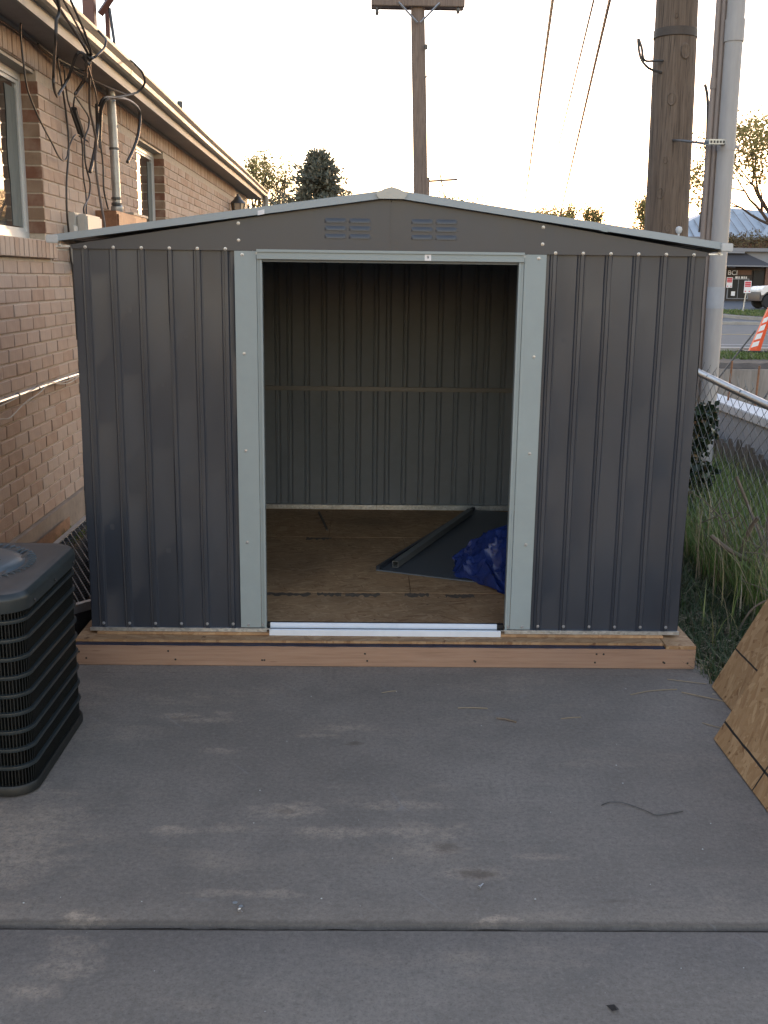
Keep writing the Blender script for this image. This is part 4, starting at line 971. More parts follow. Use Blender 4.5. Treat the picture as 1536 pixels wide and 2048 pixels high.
# ================================================================== WINDOW WELL GRATE
gr = thing('window_well_grate', 'steel bar grate over the window well between house and shed', 'grate', (-1.65, 5.5, 0))
GP = [(-1.885,4.16),(-1.345,4.84),(-1.345,6.62),(-1.912,6.62)]; GZ = 0.1
def inpoly(p):
    c = False; n = len(GP)
    for i in range(n):
        a, b = GP[i], GP[(i+1)%n]
        if (a[1] > p[1]) != (b[1] > p[1]) and p[0] < (b[0]-a[0])*(p[1]-a[1])/(b[1]-a[1])+a[0]: c = not c
    return c
def clipline(o_, d_):
    pts = [t*0.004 for t in range(-500, 500)]; ins = [t for t in pts if inpoly((o_[0]+d_[0]*t, o_[1]+d_[1]*t))]
    return (min(ins), max(ins)) if len(ins) > 4 else None
gd = Vector((0.404,-0.915)).normalized(); gd2 = Vector((0.80,0.60)).normalized(); gc = (-1.6, 5.5)
b1 = MB(); b2 = MB()
for i in range(-60, 61):
    o_ = (gc[0]+gd.y*i*-0.033, gc[1]+gd.x*i*0.033); r_ = clipline(o_, gd)
    if r_:
        p, q = [Vector((o_[0]+gd.x*t, o_[1]+gd.y*t, GZ-0.004)) for t in r_]; n_ = Vector((gd.y,-gd.x,0))*0.0013
        b1.prism([p-n_, p+n_, q+n_, q-n_], (0,0,0.011))
for i in range(-60, 61):
    o_ = (gc[0]+gd.x*i*0.041, gc[1]+gd.y*i*0.041); r_ = clipline(o_, gd2)
    if r_: b2.tube([(o_[0]+gd2.x*t, o_[1]+gd2.y*t, GZ+0.006) for t in r_], 0.0016, 4)
stuff(b1.build('bearing_bars', M_STEEL, gr)); stuff(b2.build('cross_rods', M_STRAP, gr))
for i in range(4):
    a, b = Vector((*GP[i], 0)), Vector((*GP[(i+1)%4], 0)); d = (b-a).normalized(); n_ = Vector((-d.y, d.x, 0))*0.03
    MB().prism([a+Vector((0,0,GZ-0.03)), b+Vector((0,0,GZ-0.03)), b+n_+Vector((0,0,GZ-0.03)), a+n_+Vector((0,0,GZ-0.03))], (0,0,0.042+0.0006*i)).build('frame_bar', M_STEEL, gr)
wl_ = MB().quad((wx(5)+0.03,4.16,-0.03),(wx(5)+0.03,6.7,-0.03),(wx(5)+0.03,6.7,GZ-0.02),(wx(5)+0.03,4.16,GZ-0.02)).build('well_rim', M_RUST, gr)
blv = stuff(blades('weeds', M_GRASS, 120, (-2.05,-1.93,6.35,6.75), 0.04, 0.12, 0.008, 44, 0.8), 'small green weeds at the foot of the brick wall', 'weeds')

# ================================================================== AIR CONDITIONER
ac = thing('air_conditioner', 'dark green louvred outdoor air conditioner beside the brick wall', 'air conditioner', (-1.48, 3.38, 0))
AX0, AX1, AY0, AY1 = -1.815, -1.14, 3.055, 3.70
def rrect(x0, x1, y0, y1, r, n=7):
    out = []
    for (cx_, cy_, t0) in ((x1-r, y1-r, 0), (x0+r, y1-r, 90), (x0+r, y0+r, 180), (x1-r, y0+r, 270)):
        for i in range(n+1): t = R(t0+90*i/n); out.append((cx_+r*math.cos(t), cy_+r*math.sin(t)))
    return out
def loft(levels, closed=True):
    """levels: list of (inset, z)"""
    mb = MB(); rings = []
    for ins, z in levels:
        rings.append([(x, y, z) for x, y in rrect(AX0+ins, AX1-ins, AY0+ins, AY1-ins, max(0.012, 0.075-ins))])
    n = len(rings[0])
    for r_ in rings: mb.v += r_
    for i in range(len(rings)-1):
        for j in range(n): mb.f.append((i*n+j, i*n+(j+1)%n, (i+1)*n+(j+1)%n, (i+1)*n+j))
    if closed: mb.f.append(tuple(range(n))); mb.f.append(tuple((len(rings)-1)*n+j for j in range(n)))
    return mb
loft([(0.02,0.012),(0.035,0.02),(0.035,0.63)]).build('coil_core', M_COIL, ac)
loft([(0.004,0.002),(-0.003,0.006),(-0.003,0.028),(0.002,0.036),(0.02,0.036)]).build('base_pan', M_ACD, ac, True)
nb = 9
AY = 0
for i in range(nb):
    z = 0.098 + i*0.0605
    loft([(0.012,z-0.008),(0.001,z-0.006),(0.000,z),(0.001,z+0.005),(0.012,z+0.007)], False).build('louvre_band', M_ACB, ac, True)
fin = MB(); per = rrect(AX0+0.009, AX1-0.009, AY0+0.009, AY1-0.009, 0.066, 9)
# walk the perimeter placing thin upright fins
P = [Vector((*p, 0)) for p in per]; step = 0.0105; acc = 0
for i in range(len(P)):
    a, b = P[i], P[(i+1)%len(P)]; L = (b-a).length; d = (b-a)/L if L > 0 else Vector((1,0,0)); n_ = Vector((d.y,-d.x,0))
    s_ = (step - acc) % step
    while s_ < L:
        c = a + d*s_
        p1, p2 = c - n_*0.016 - d*0.0012, c + n_*0.001 - d*0.0055
        fin.prism([p1+Vector((0,0,0.036)), p2+Vector((0,0,0.036)), p2+d*0.003+Vector((0,0,0.036)), p1+d*0.003+Vector((0,0,0.036))], (0,0,0.59)); s_ += step
    acc = (acc + L) % step
stuff(fin.build('louvre_fins', M_ACD, ac))
cxa, cya = (AX0+AX1)/2, (AY0+AY1)/2
lidm = MB(); rings = []
for ins, z in ((0.012,0.612),(-0.007,0.613),(-0.009,0.650),(-0.007,0.660),(0.004,0.671),(0.020,0.677),(0.055,0.677)):
    rings.append([(x, y, z) for x, y in rrect(AX0+ins, AX1-ins, AY0+ins, AY1-ins, max(0.03, 0.085-ins), 7)])
n = len(rings[0])
for rad, z in ((0.285,0.678),(0.280,0.683),(0.268,0.683),(0.262,0.672),(0.255,0.655)):
    # circle points matched to the ring by angle
    rr_ = []
    for x, y, _ in rings[6]:
        t = math.atan2(y-cya, x-cxa); rr_.append((cxa+rad*math.cos(t), cya+rad*math.sin(t), z))
    rings.append(rr_)
for r_ in rings: lidm.v += r_
for i in range(len(rings)-1):
    for j in range(n): lidm.f.append((i*n+j, i*n+(j+1)%n, (i+1)*n+(j+1)%n, (i+1)*n+j))
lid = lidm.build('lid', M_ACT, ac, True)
lid.data.materials.append(M_ACB)
for p in lid.data.polygons:
    if p.index < n*4: p.material_index = 1
MB().lathe((cxa, cya, 0.0), [(0.255,0.64),(0.25,0.648),(0.001,0.648)], 32).build('fan_well', M_COIL, lid)
MB().lathe((cxa, cya, 0.0), [(0.246,0.668),(0.240,0.678),(0.20,0.692),(0.12,0.704),(0.05,0.709),(0.001,0.710)], 40).build('fan_cap', M_ACF, lid, True)
gw = MB()
for i in range(60):
    t = 2*math.pi*i/60; c_, s_ = math.cos(t), math.sin(t)
    gw.tube([(cxa+0.276*c_, cya+0.276*s_, 0.682), (cxa+0.26*c_, cya+0.26*s_, 0.682), (cxa+0.240*c_, cya+0.240*s_, 0.674)], 0.0030, 5)
stuff(gw.build('grille_wires', M_ACF, lid))
smi = MB().lathe((0,0,0), [(0.0001,0),(0.006,0),(0.005,0.003),(0.0001,0.004)], 8, 'x').build('lid_screw', M_BLACK, None); sm2 = smi.data; bpy.data.objects.remove(smi)
for y_ in (3.16, 3.38, 3.60): put(sm2, 'lid_screw', (AX1+0.010, y_, 0.628), ac)
# ================================================================== LEANING STRAND BOARDS
def leaning(label, x0, y0, y1, z0, length, lean, lines):
    """sheet whose foot runs along y; local x runs up the slope, local y along the foot"""
    me_b = MB(); me_b.bbox((0, y0-y1, -0.0055), (length, 0, 0.0055), 0.001)
    o = me_b.build('strand_board', M_OSB); tag(o, label, 'board', 'strand boards leaning on the fence')
    z = Vector((math.sin(lean), 0, math.cos(lean)))           # up-slope
    nrm = Vector((-math.cos(lean), 0, math.sin(lean)))        # towards the patio
    y = nrm.cross(z)
    mt = Matrix((z, y, nrm)).transposed().to_4x4()
    mt.translation = Vector((x0 + 0.008, y1 if y.y > 0 else y1, z0+0.003))
    o.matrix_world = mt
    for (a, b, w) in lines:
        a = Vector((*a, 0.0058)); b = Vector((*b, 0.0058)); d = (b-a).normalized(); n_ = Vector((-d.y, d.x, 0))*w
        k = MB(); N = 24; rnd = random.Random(int(w*1e5))
        L = [a+(b-a)*i/N + n_*rnd.uniform(-0.25,0.25) for i in range(N+1)]
        k.add([tuple(p-n_*rnd.uniform(0.75,1)) for p in L] + [tuple(p+n_*rnd.uniform(0.75,1)) for p in L], [(i,i+1,N+2+i,N+1+i) for i in range(N)])
        me = bpy.data.meshes.new('marker_line'); me.from_pydata(k.v, [], k.f); me.materials.append(M_INK)
        q = bpy.data.objects.new('marker_line', me); C.objects.link(q); q.parent = o
    return o
leaning('rear strand board with one black line, leaning against the wire fence', 1.337, 3.15, 4.018, 0.0, 0.50, R(27.4), [((0.185,-0.86),(0.185,-0.001),0.004)])
leaning('front strand board with crossing black lines, nearest on the patio edge', 1.184, 2.35, 3.515, 0.0, 0.64, R(27.4), [((0.075,-1.16),(0.075,-0.001),0.005),((0.001,-0.395),(0.63,-0.40),0.0045)])

for (x_, y_, h_, l_) in ((1.465, 2.62, 0.50, 'short timber stake propping up the front strand board'), (1.585, 3.88, 0.43, 'short timber stake propping up the rear strand board')):
    mb = MB(); mb.bbox((x_, y_, -0.03), (x_+0.07, y_+0.07, h_), 0.004); tag(mb.build('timber_stake', M_STEM), l_, 'stake', 'stakes behind the strand boards')
# ================================================================== WIRE FENCE
fe = thing('chain_link_fence', 'rusty grey chain link fence running along the right of the shed', 'fence', (fx(5), 5, 0))
FH = 1.1
def rh(y): return 1.1 - 0.073*(6.29-y)     # the rail sags towards the street end
def fp(y, off, z): return (fx(y)+off, y, z)
MB().tube([fp(y_, 0, rh(y_)+0.004*math.sin(y_*2.0)) for y_ in (2.2,3,3.7,4.4,5.1,5.8,6.5,7.2,8.0)], 0.021, 12).build('top_rail', M_STEEL, fe, True)
for y_ in (2.3, 4.0, 7.95): MB().tube([fp(y_,0.0,-0.1), fp(y_,0.0,rh(y_)-0.02)], 0.025, 10).build('post', M_STEEL, fe, True)
mb = MB(); dy = 0.052; hz = 0.041; rnd = random.Random(9)
y_ = 2.3; i = 0
while y_ < 7.95:
    pts = []; z = 0.02; k = 0
    while z < rh(y_)+0.045:
        bul = 0.028*max(0, math.sin(y_*1.7+0.6))*math.sin(min(1, z/FH)*3.1)
        pts.append(fp(y_ + (dy if (k+i) % 2 else 0) + 0.004*math.sin(z*9+y_*5), 0.024+0.003*((k+i) % 2)+bul, z)); z += hz; k += 1
    if i % 2 == 0: pts.append(fp(y_+0.01+dy*0.5, 0.03, rh(y_)+0.065))
    mb.tube(pts, 0.0019, 3, False); y_ += dy; i += 1
stuff(mb.build('wire_mesh', pm('dull fence wire', (0.17,0.17,0.165), 0.4, 10, 0.55, 0.4, 0), fe))
mb = MB()
for y_ in (4.1,4.6,5.1,5.6,6.1): mb = MB().tube([fp(y_,0.03,rh(y_)-0.05), fp(y_,0.022,rh(y_)+0.02), fp(y_,-0.018,rh(y_)+0.012), fp(y_,-0.02,rh(y_)-0.01)], 0.0022, 4); mb.build('tie_wire', M_STRAP, fe)
# vine stems and dead twigs at the fence foot
def stem(pts, r, label, r2=None):
    tag(MB().tube(spline(pts, 5), r, 7, True, r2).build('woody_vine', M_STEM, None, True), label, 'vine', 'dead vines in the fence')
stem([(1.93,5.36,-0.03),(1.95,5.40,0.10),(1.94,5.42,0.22),(1.96,5.40,0.34),(1.98,5.35,0.42)], 0.016, 'thick grey vine stem rising from a stub beside the fence', 0.010)
stem([(2.00,5.30,-0.03),(2.01,5.30,0.12),(2.02,5.28,0.28),(2.02,5.30,0.46),(2.05,5.25,0.62)], 0.018, 'tall grey vine trunk standing nearest the picture edge at the fence', 0.010)
stem([(1.76,5.42,0.30),(1.84,5.38,0.24),(1.92,5.35,0.20),(2.00,5.32,0.17)], 0.013, 'cut stick lying aslant across the vine stems')
stem([(1.92,5.55,0.60),(1.98,5.45,0.42),(2.03,5.38,0.28),(2.05,5.30,0.15)], 0.009, 'thin dark branch slanting down through the fence to the right')
stem([(1.70,4.75,-0.02),(1.74,4.72,0.10),(1.80,4.70,0.16),(1.86,4.72,0.15)], 0.005, 'thin bent twig low in the grass near the platform corner')
rnd = random.Random(19); tw = MB()
for i in range(90):
    y_ = rnd.uniform(4.3, 6.3); x_ = fx(y_)+rnd.uniform(-0.1, 0.35); p = Vector((x_, y_, rnd.uniform(0.0, 0.35))); L = rnd.uniform(0.12, 0.4); d = Vector((rnd.uniform(-0.6,0.6), rnd.uniform(-0.6,0.6), rnd.uniform(0.1,1))).normalized()
    tw.tube([p, p+d*L*0.5+Vector((rnd.uniform(-.03,.03),0,0)), p+d*L+Vector((0,0,-0.05))], 0.0035, 4, True, 0.0015)
stuff(tw.build('twigs', M_STEM), 'tangle of thin brown twigs in and behind the wire fence', 'twigs')
straw('leaf_litter', 420, (1.9, 3.0, 6.2, 8.8), 23, -0.02, 0.04, 0.18, 'brown dead leaves and straw on the ground behind the fence')

def leaf_cloud(mb, centers, n, size, rnd, aspect=0.6, droop=0.0):
    for _ in range(n):
        c, r = rnd.choice(centers); v = Vector((rnd.gauss(0,1), rnd.gauss(0,1), rnd.gauss(0,1))).normalized()*r*rnd.uniform(0.25,1.0)**0.6
        p = Vector(c)+v; a = Vector((rnd.gauss(0,1), rnd.gauss(0,1), rnd.gauss(0,1)-droop)).normalized(); b = a.cross(Vector((rnd.gauss(0,1), rnd.gauss(0,1), rnd.gauss(0,1)))).normalized()
        s = size*rnd.uniform(0.6,1.3); k = len(mb.v)
        mb.v += [tuple(p), tuple(p+a*s*0.5+b*s*aspect*0.5), tuple(p+a*s), tuple(p+a*s*0.5-b*s*aspect*0.5)]; mb.f.append((k,k+1,k+2,k+3))
rnd = random.Random(5)
iv = thing('ivy_bush', 'dark green ivy bush climbing the fence beside the shed corner', 'bush', (2.08, 7.1, 0))
mb = MB(); leaf_cloud(mb, [((2.05+rnd.uniform(-0.16,0.16), 7.0+rnd.uniform(-0.3,0.35), rnd.uniform(0.12,0.80)), rnd.uniform(0.08,0.17)) for _ in range(22)], 2400, 0.055, rnd, 0.8, 0.4); mb.build('foliage', M_IVY, iv)
for i in range(5): MB().tube(spline([(2.05+rnd.uniform(-.1,.1),7.0+rnd.uniform(-.2,.2),-0.03),(2.05+rnd.uniform(-.1,.1),7.0+rnd.uniform(-.2,.2),0.4),(2.05+rnd.uniform(-.15,.15),7.0+rnd.uniform(-.2,.2),0.85)],4), 0.008, 5).build('stem', M_STEM, iv)

# low walls behind the fence
lw = thing('low_white_wall', 'low grey wall with bright white cap behind the fence', 'wall', (2.9, 8.5, 0))
MB().box((2.90,6.2,-0.03),(3.06,9.6,0.575)).build('wall', M_GREYW, lw)
MB().bbox((2.87,6.2,0.5755),(3.09,9.62,0.645), 0.006).build('cap', M_WHITEW, lw)
pf = thing('picket_fence', 'short weathered grey picket fence before the low white wall', 'fence', (2.8, 8, 0))
y_ = 6.4; i = 0; rnd = random.Random(8)
pmesh = []
for q in range(3):
    t = MB(); h_ = 0.40+0.03*q
    t.prism([(0,-0.043,0),(0,0.043,0),(0,0.043,h_-0.03),(0,0.02,h_),(0,-0.02,h_),(0,-0.043,h_-0.03)], (0.016,0,0)); o = t.build('picket', M_PICKET); pmesh.append(o.data); bpy.data.objects.remove(o)
while y_ < 9.5:
    put(pmesh[rnd.randrange(3)], 'picket', (2.80+rnd.uniform(-.004,.004), y_, -0.03+rnd.uniform(-.01,.02)), pf, (rnd.uniform(-.02,.02),0,0)); y_ += 0.096
for z in (0.10, 0.30): MB().box((2.817,6.35,z),(2.84,9.5,z+0.05)).build('rail', M_PICKET, pf)
rw = thing('concrete_wall', 'weathered concrete retaining wall with soil on top beyond the fence', 'wall', (4, 10.4, 0))
MB().bbox((2.4,10.3,-0.03),(9.0,10.5,0.80), 0.01).build('wall', M_CONCW, rw)
mb = MB(); rnd = random.Random(4)
N = 60; vs = [(2.4+6.6*i/N, 10.33+0.17*j, 0.80+(0.035+rnd.uniform(0,0.03))*(1 if j == 1 else 0.1)) for j in range(3) for i in range(N+1)]
mb.add(vs, [(j*(N+1)+i, j*(N+1)+i+1, (j+1)*(N+1)+i+1, (j+1)*(N+1)+i) for j in range(2) for i in range(N)]); mb.build('soil_cap', M_SOIL, rw)
for k, (x_, y_, h_, l_) in enumerate(((2.98,8.9,0.98,'leftmost of the rusty rods standing behind the fence'),(3.18,8.8,0.95,'second rusty rod from the left behind the fence'),(3.42,8.6,0.95,'third rusty rod from the left behind the fence'),(3.58,8.3,0.98,'rightmost of the upright rusty rods behind the fence'))):
    tag(MB().tube([(x_,y_,-0.03),(x_+0.01,y_,h_*0.5),(x_+0.02,y_,h_)], 0.009, 6).build('rusty_rod', M_RUST), l_, 'rod', 'rusty rods')
for k, (a, b, l_) in enumerate((((3.03,9.3,0.80),(3.32,9.3,1.22),'leaning thin rod just right of the grey pipe'),((3.42,9.0,0.78),(3.85,9.0,1.28),'leaning thin rod crossing the orange road marker'))):
    tag(MB().tube([(a[0]-0.3,a[1],a[2]-0.45), a, b], 0.008, 6).build('leaning_rod', M_STRAP), l_, 'rod', 'leaning rods')

# ================================================================== POLES, PIPES, WIRES
def wood_pole(name, label, base, top, r0, r1, mat, knots, seed):
    from mathutils import noise as mn
    p = thing(name, label, 'utility pole', base)
    mb = MB(); n = 40; rows = 40; a, b = Vector(base), Vector(top)
    for i in range(rows+1):
        t = i/rows; c = a+(b-a)*t; r = r0+(r1-r0)*t
        for j in range(n):
            u = 2*math.pi*j/n; q = 1 + 0.03*mn.noise(Vector((math.cos(u)*1.5, math.sin(u)*1.5, t*6+seed))) + 0.012*mn.noise(Vector((math.cos(u)*9, math.sin(u)*9, t*3)))
            mb.v.append((c.x+r*q*math.cos(u), c.y+r*q*math.sin(u), c.z))
    for i in range(rows):
        for j in range(n): mb.f.append((i*n+j, i*n+(j+1)%n, (i+1)*n+(j+1)%n, (i+1)*n+j))
    mb.f.append(tuple(rows*n+j for j in range(n)))
    mb.build('shaft', mat, p, True)
    for (z, u, s) in knots:
        t = (z-base[2])/(top[2]-base[2]); c = a+(b-a)*t; r = r0+(r1-r0)*t
        o_ = Vector((math.cos(u), math.sin(u), 0)); tg = Vector((-math.sin(u), math.cos(u), 0)); k = MB(); m_ = 12
        ring = lambda rr, h: [c + o_*(r*1.0+h) + tg*rr*math.cos(6.2832*i/m_) + Vector((0,0,rr*1.5*math.sin(6.2832*i/m_))) for i in range(m_)]
        R_ = [ring(s, -0.012), ring(s*0.75, 0.007), ring(s*0.5, 0.003), ring(s*0.15, 0.006)]
        for q in R_: k.v += [tuple(v) for v in q]
        for i in range(3):
            for j in range(m_): k.f.append((i*m_+j, i*m_+(j+1)%m_, (i+1)*m_+(j+1)%m_, (i+1)*m_+j))
        k.f.append(tuple(3*m_+j for j in range(m_))); k.build('knot', mat, p, True)
    return p
# near pole: px/py from measured axis, slightly leaning
pb = (2.24, 8.3, -0.03); pt = (2.10, 8.3, 6.2)
FR = -math.pi/2-0.25
np_ = wood_pole('utility_pole', 'massive weathered wooden utility pole behind the right roof corner', pb, pt, 0.182, 0.130, M_POLE, [(2.03,FR+0.05,0.028),(2.28,FR-0.35,0.035),(2.95,FR-0.05,0.04),(3.28,FR+0.5,0.045),(2.52,FR-0.2,0.022),(3.52,FR+0.0,0.015)], 1)
MB().lathe((pb[0]+(pt[0]-pb[0])*0.55, 8.3, 3.42), [(0.158,-0.028),(0.160,-0.026),(0.159,0.03),(0.157,0.032)], 28).build('metal_band', pm('rusted dark band', (0.075,0.06,0.05), 0.3, 14, 0.6, 0.3), np_, True)
hk = MB().tube(spline([(2.05,8.2,3.14),(1.93,8.1,3.15),(1.86,8.08,3.22),(1.83,8.06,3.34),(1.86,8.06,3.28),(1.89,8.08,3.20),(1.99,8.15,3.21),(2.06,8.2,3.22)], 4), 0.009, 6).build('wire_hook', M_STRAP, np_)
tag(MB().tube(spline([(2.40,8.12,2.0),(2.41,8.12,2.4),(2.39,8.12,2.9),(2.36,8.13,3.05)],3), 0.011, 6).build('ground_wire', M_CABLE), 'thin black ground wire along the right of the big pole', 'wire')
# grey riser pipes
ri = thing('riser_pipe', 'tall grey plastic riser pipe right of the big pole', 'pipe', (2.36, 7.6, -0.03))
def pipe(name, x0, y0, r, z1, mat, lean=-0.004, n=18): return MB().tube([(x0, y0, -0.03), (x0+lean*2, y0, 2.0), (x0+lean*z1, y0, z1)], r, n).build(name, mat, ri, True)
LN = -0.0085
def rx(x0, z): return x0 + LN*z
pipe('main_pipe', 2.388, 7.55, 0.060, 6.0, M_PVC, LN)
pipe('small_pipe', 2.322, 7.60, 0.019, 6.0, M_PVC2, LN)
pipe('small_pipe', 2.286, 7.61, 0.019, 6.0, M_PVC2, LN)
MB().tube([(rx(2.388,3.22),7.55,3.22),(rx(2.388,3.36),7.55,3.36)], 0.066, 18).build('coupling', M_PVC, ri, True)
MB().tube([(rx(2.286,2.93),7.61,2.93),(rx(2.286,3.0),7.61,3.0)], 0.023, 14).build('coupling', M_PVC2, ri, True)
MB().tube([(rx(2.388,1.45),7.55,1.45),(rx(2.388,1.60),7.55,1.60)], 0.0612, 18).build('tape_band', M_GREYW, ri, True)
bp = [Vector((2.17,7.36,2.535)), Vector((2.345,7.52,2.555))]; bd = (bp[1]-bp[0]).normalized(); bn = Vector((bd.y,-bd.x,0))*0.018
mb = MB(); mb.prism([bp[0]-bn, bp[0]+bn, bp[1]+bn, bp[1]-bn], (0,0,0.004)); mb.prism([bp[0]+bn*0.9, bp[0]+bn, bp[1]+bn, bp[1]+bn*0.9], (0,0,0.035)); mb.prism([bp[0]-bn*0.9, bp[0]-bn, bp[1]-bn, bp[1]-bn*0.9], (0,0,0.035))
brk = mb.build('strut_bracket', M_STEEL, ri)
for i in range(5):
    c = bp[0]+(bp[1]-bp[0])*(0.12+0.17*i) + bn*1.03; mb = MB(); e = bd*0.012; mb.prism([c-e+Vector((0,0,0.010)), c+e+Vector((0,0,0.010)), c+e+Vector((0,0,0.026)), c-e+Vector((0,0,0.026))], bn*0.02); mb.build('bracket_slot', M_BLACK, brk)
MB().tube([(2.20,7.50,2.56),(2.14,7.85,2.62),(2.16,8.15,2.66)], 0.010, 6).build('standoff_arm', M_STRAP, ri)
MB().tube([(rx(2.388,2.52),7.55,2.52),(rx(2.388,2.565),7.55,2.565)], 0.0635, 18).build('strap_clamp', M_PVC, ri, True)
MB().lathe((2.44,7.54,2.545), [(0.001,-0.012),(0.013,-0.012),(0.013,0.012),(0.001,0.012)], 8, 'x').build('clamp_bolt', M_PVC, ri)
# far pole with cross-arm
fpole = wood_pole('utility_pole', 'straight brown utility pole with cross-arm behind the shed ridge', (0.98,21,-0.03), (0.70,21,7.6), 0.150, 0.125, M_POLE2, [], 5)
MB().bbox((-0.13,20.80,6.545),(1.60,20.90,6.80), 0.01).build('cross_arm', M_POLE2, fpole)
MB().bbox((-0.13,21.10,6.56),(1.60,21.20,6.80), 0.01).build('cross_arm', M_POLE2, fpole)
for s in (-1, 1): MB().tube([(0.755+s*0.38,20.78,6.60),(0.755+s*0.03,20.78,6.26)], 0.018, 4).build('arm_brace', M_GALV, fpole)
for x_, z in ((-0.02,6.42),(1.48,6.47)): MB().lathe((x_,20.85,z), [(0.008,0.14),(0.012,0.07),(0.03,0.06),(0.035,0.0),(0.02,-0.03),(0.004,-0.05)], 10).build('insulator', M_STRAP, fpole, True)
MB().lathe((0.90,20.85,5.85), [(0.001,-0.05),(0.03,-0.04),(0.035,0.03),(0.001,0.06)], 8).build('bolt_plate', M_STRAP, fpole)
MB().tube([(0.90,20.86,5.32),(0.94,20.82,5.345),(0.965,20.82,5.34)], 0.012, 5).build('pole_hook', M_STRAP, fpole)
f2 = thing('distant_pole', 'tiny distant utility pole just right of the brown pole', 'utility pole', (3.47, 70, 0))
MB().tube([(3.48,70,0),(3.47,70,8.0)], 0.14, 8).build('shaft', M_POLE2, f2)
MB().tube([(3.4,70,7.75),(5.4,70,7.9)], 0.07, 5).build('cross_arm', M_POLE2, f2)
MB().tube([(4.45,70,7.45),(4.25,70,8.25)], 0.05, 5).build('arm_brace', M_POLE2, f2)
def catenary(a, b, sag, n=24):
    a, b = Vector(a), Vector(b)
    return [a+(b-a)*i/n - Vector((0,0,sag*4*(i/n)*(1-i/n))) for i in range(n+1)]
for a, b, r, l_ in (((8.35,60,5.485),(1.354,9,3.853),0.011,'leftmost of the three overhead wires left of the big pole'),((9.387,60,5.312),(1.686,9,3.858),0.007,'faint middle wire of the three left of the big pole'),((10.325,60,4.922),(1.814,9,3.86),0.011,'rightmost of the three overhead wires left of the big pole')):
    a, b = Vector(a), Vector(b); far = a+(a-b)*0.35; near = b+(b-a)*0.25
    mb = MB(); pts = [far+(near-far)*i/20 for i in range(21)]; mb.tube(pts, r*3.4, 5, True, r*0.9)
    tag(mb.build('overhead_wire', M_WIRE), l_, 'wire', 'overhead wires')
tag(MB().tube([(-0.02,20.85,6.38),(0.05,20.4,5.9),(0.09,20.0,5.55)], 0.003, 4).build('tie_line', M_WIRE), 'hair thin line hanging from the left end of the cross-arm', 'wire')

# ================================================================== TREES
def grow(mb, tips, p, d, L, r, depth, rnd, spread, up, nseg=3):
    pts = [p.copy()]; q = p.copy(); dd = d.copy()
    for i in range(nseg):
        dd = (dd + Vector((rnd.gauss(0,0.13), rnd.gauss(0,0.13), rnd.gauss(0,0.10)+up))).normalized(); q = q+dd*L/nseg; pts.append(q.copy())
    mb.tube(pts, r, 6 if depth > 2 else 4, False, r*0.62)
    if depth <= 2: tips += pts[1:]
    if depth == 0: return
    for i in range(rnd.choice((2,3,3))):
        a = Vector((rnd.gauss(0,1), rnd.gauss(0,1), rnd.gauss(0,0.6))).normalized(); nd = (dd + a*spread).normalized()
        st = pts[-1] if i < 2 else pts[rnd.randrange(1, len(pts))]
        grow(mb, tips, st, nd, L*rnd.uniform(0.62,0.82), r*0.6, depth-1, rnd, spread, up, nseg)
def bare_tree(name, label, base, trunk, d0, L, r, depth, seed, spread, up, leafmat, leaf, nleaf, barkmat=None, group=None):
    t = thing(name, label, 'tree', base, group); rnd = random.Random(seed); mb = MB(); tips = []
    b = Vector(base); mb.tube([b, b+Vector(d0)*trunk*0.5, b+Vector(d0)*trunk], r*1.5, 8, True, r)
    for i in range(4):
        a = Vector((rnd.gauss(0,1), rnd.gauss(0,1), 0)).normalized()
        grow(mb, tips, b+Vector(d0)*trunk*rnd.uniform(0.8,1.0), (Vector(d0)+a*spread*1.1).normalized(), L, r*0.75, depth, rnd, spread, up)
    mb.build('trunk', barkmat or M_BARK, t)
    lm_ = MB()
    for _ in range(nleaf):
        p = rnd.choice(tips)+Vector((rnd.gauss(0,1), rnd.gauss(0,1), rnd.gauss(0,1)))*leaf*1.2
        a = Vector((rnd.gauss(0,1), rnd.gauss(0,1), rnd.gauss(0,1))).normalized(); c = a.cross(Vector((rnd.gauss(0,1), rnd.gauss(0,1), rnd.gauss(0,1)))).normalized(); s = leaf*rnd.uniform(0.5,1.3); k = len(lm_.v)
        lm_.v += [tuple(p), tuple(p+a*s*0.5+c*s*0.35), tuple(p+a*s), tuple(p+a*s*0.5-c*s*0.35)]; lm_.f.append((k,k+1,k+2,k+3))
    lm_.build('crown', leafmat, t); return t
bare_tree('budding_tree', 'thin budding tree behind the far end of the house', (-4.9,45,-0.03), 3.6, (0,0,1), 1.15, 0.10, 5, 3, 0.46, 0.08, M_LEAFB, 0.12, 2000)
bare_tree('street_tree', 'dark bare budding tree rising behind the shop at the right edge', (33.2,85,0.4), 4.0, (-0.06,0,1), 3.7, 0.26, 5, 12, 0.60, 0.06, M_LEAFB, 0.28, 7000)
def shrub(name, label, centers, n, leaf, mat, seed, base, trunk=None, group=None, cat='tree'):
    t = thing(name, label, cat, base, group); rnd = random.Random(seed); mb = MB(); leaf_cloud(mb, centers, n, leaf, rnd, 0.5, -0.3); mb.build('crown', mat, t)
    tk = MB(); b = Vector(base)
    tk.tube([b, Vector((b.x, b.y, max(c[0][2] for c in centers)*0.9))], trunk or 0.1, 6, True, 0.02)
    rr = random.Random(seed+1)
    for c, r in centers[::2]: tk.tube([Vector((b.x+rr.uniform(-.1,.1), b.y, c[2]*0.6)), Vector(c)], (trunk or 0.1)*0.3, 4, True, 0.01)
    tk.build('trunk', M_BARK, t); return t
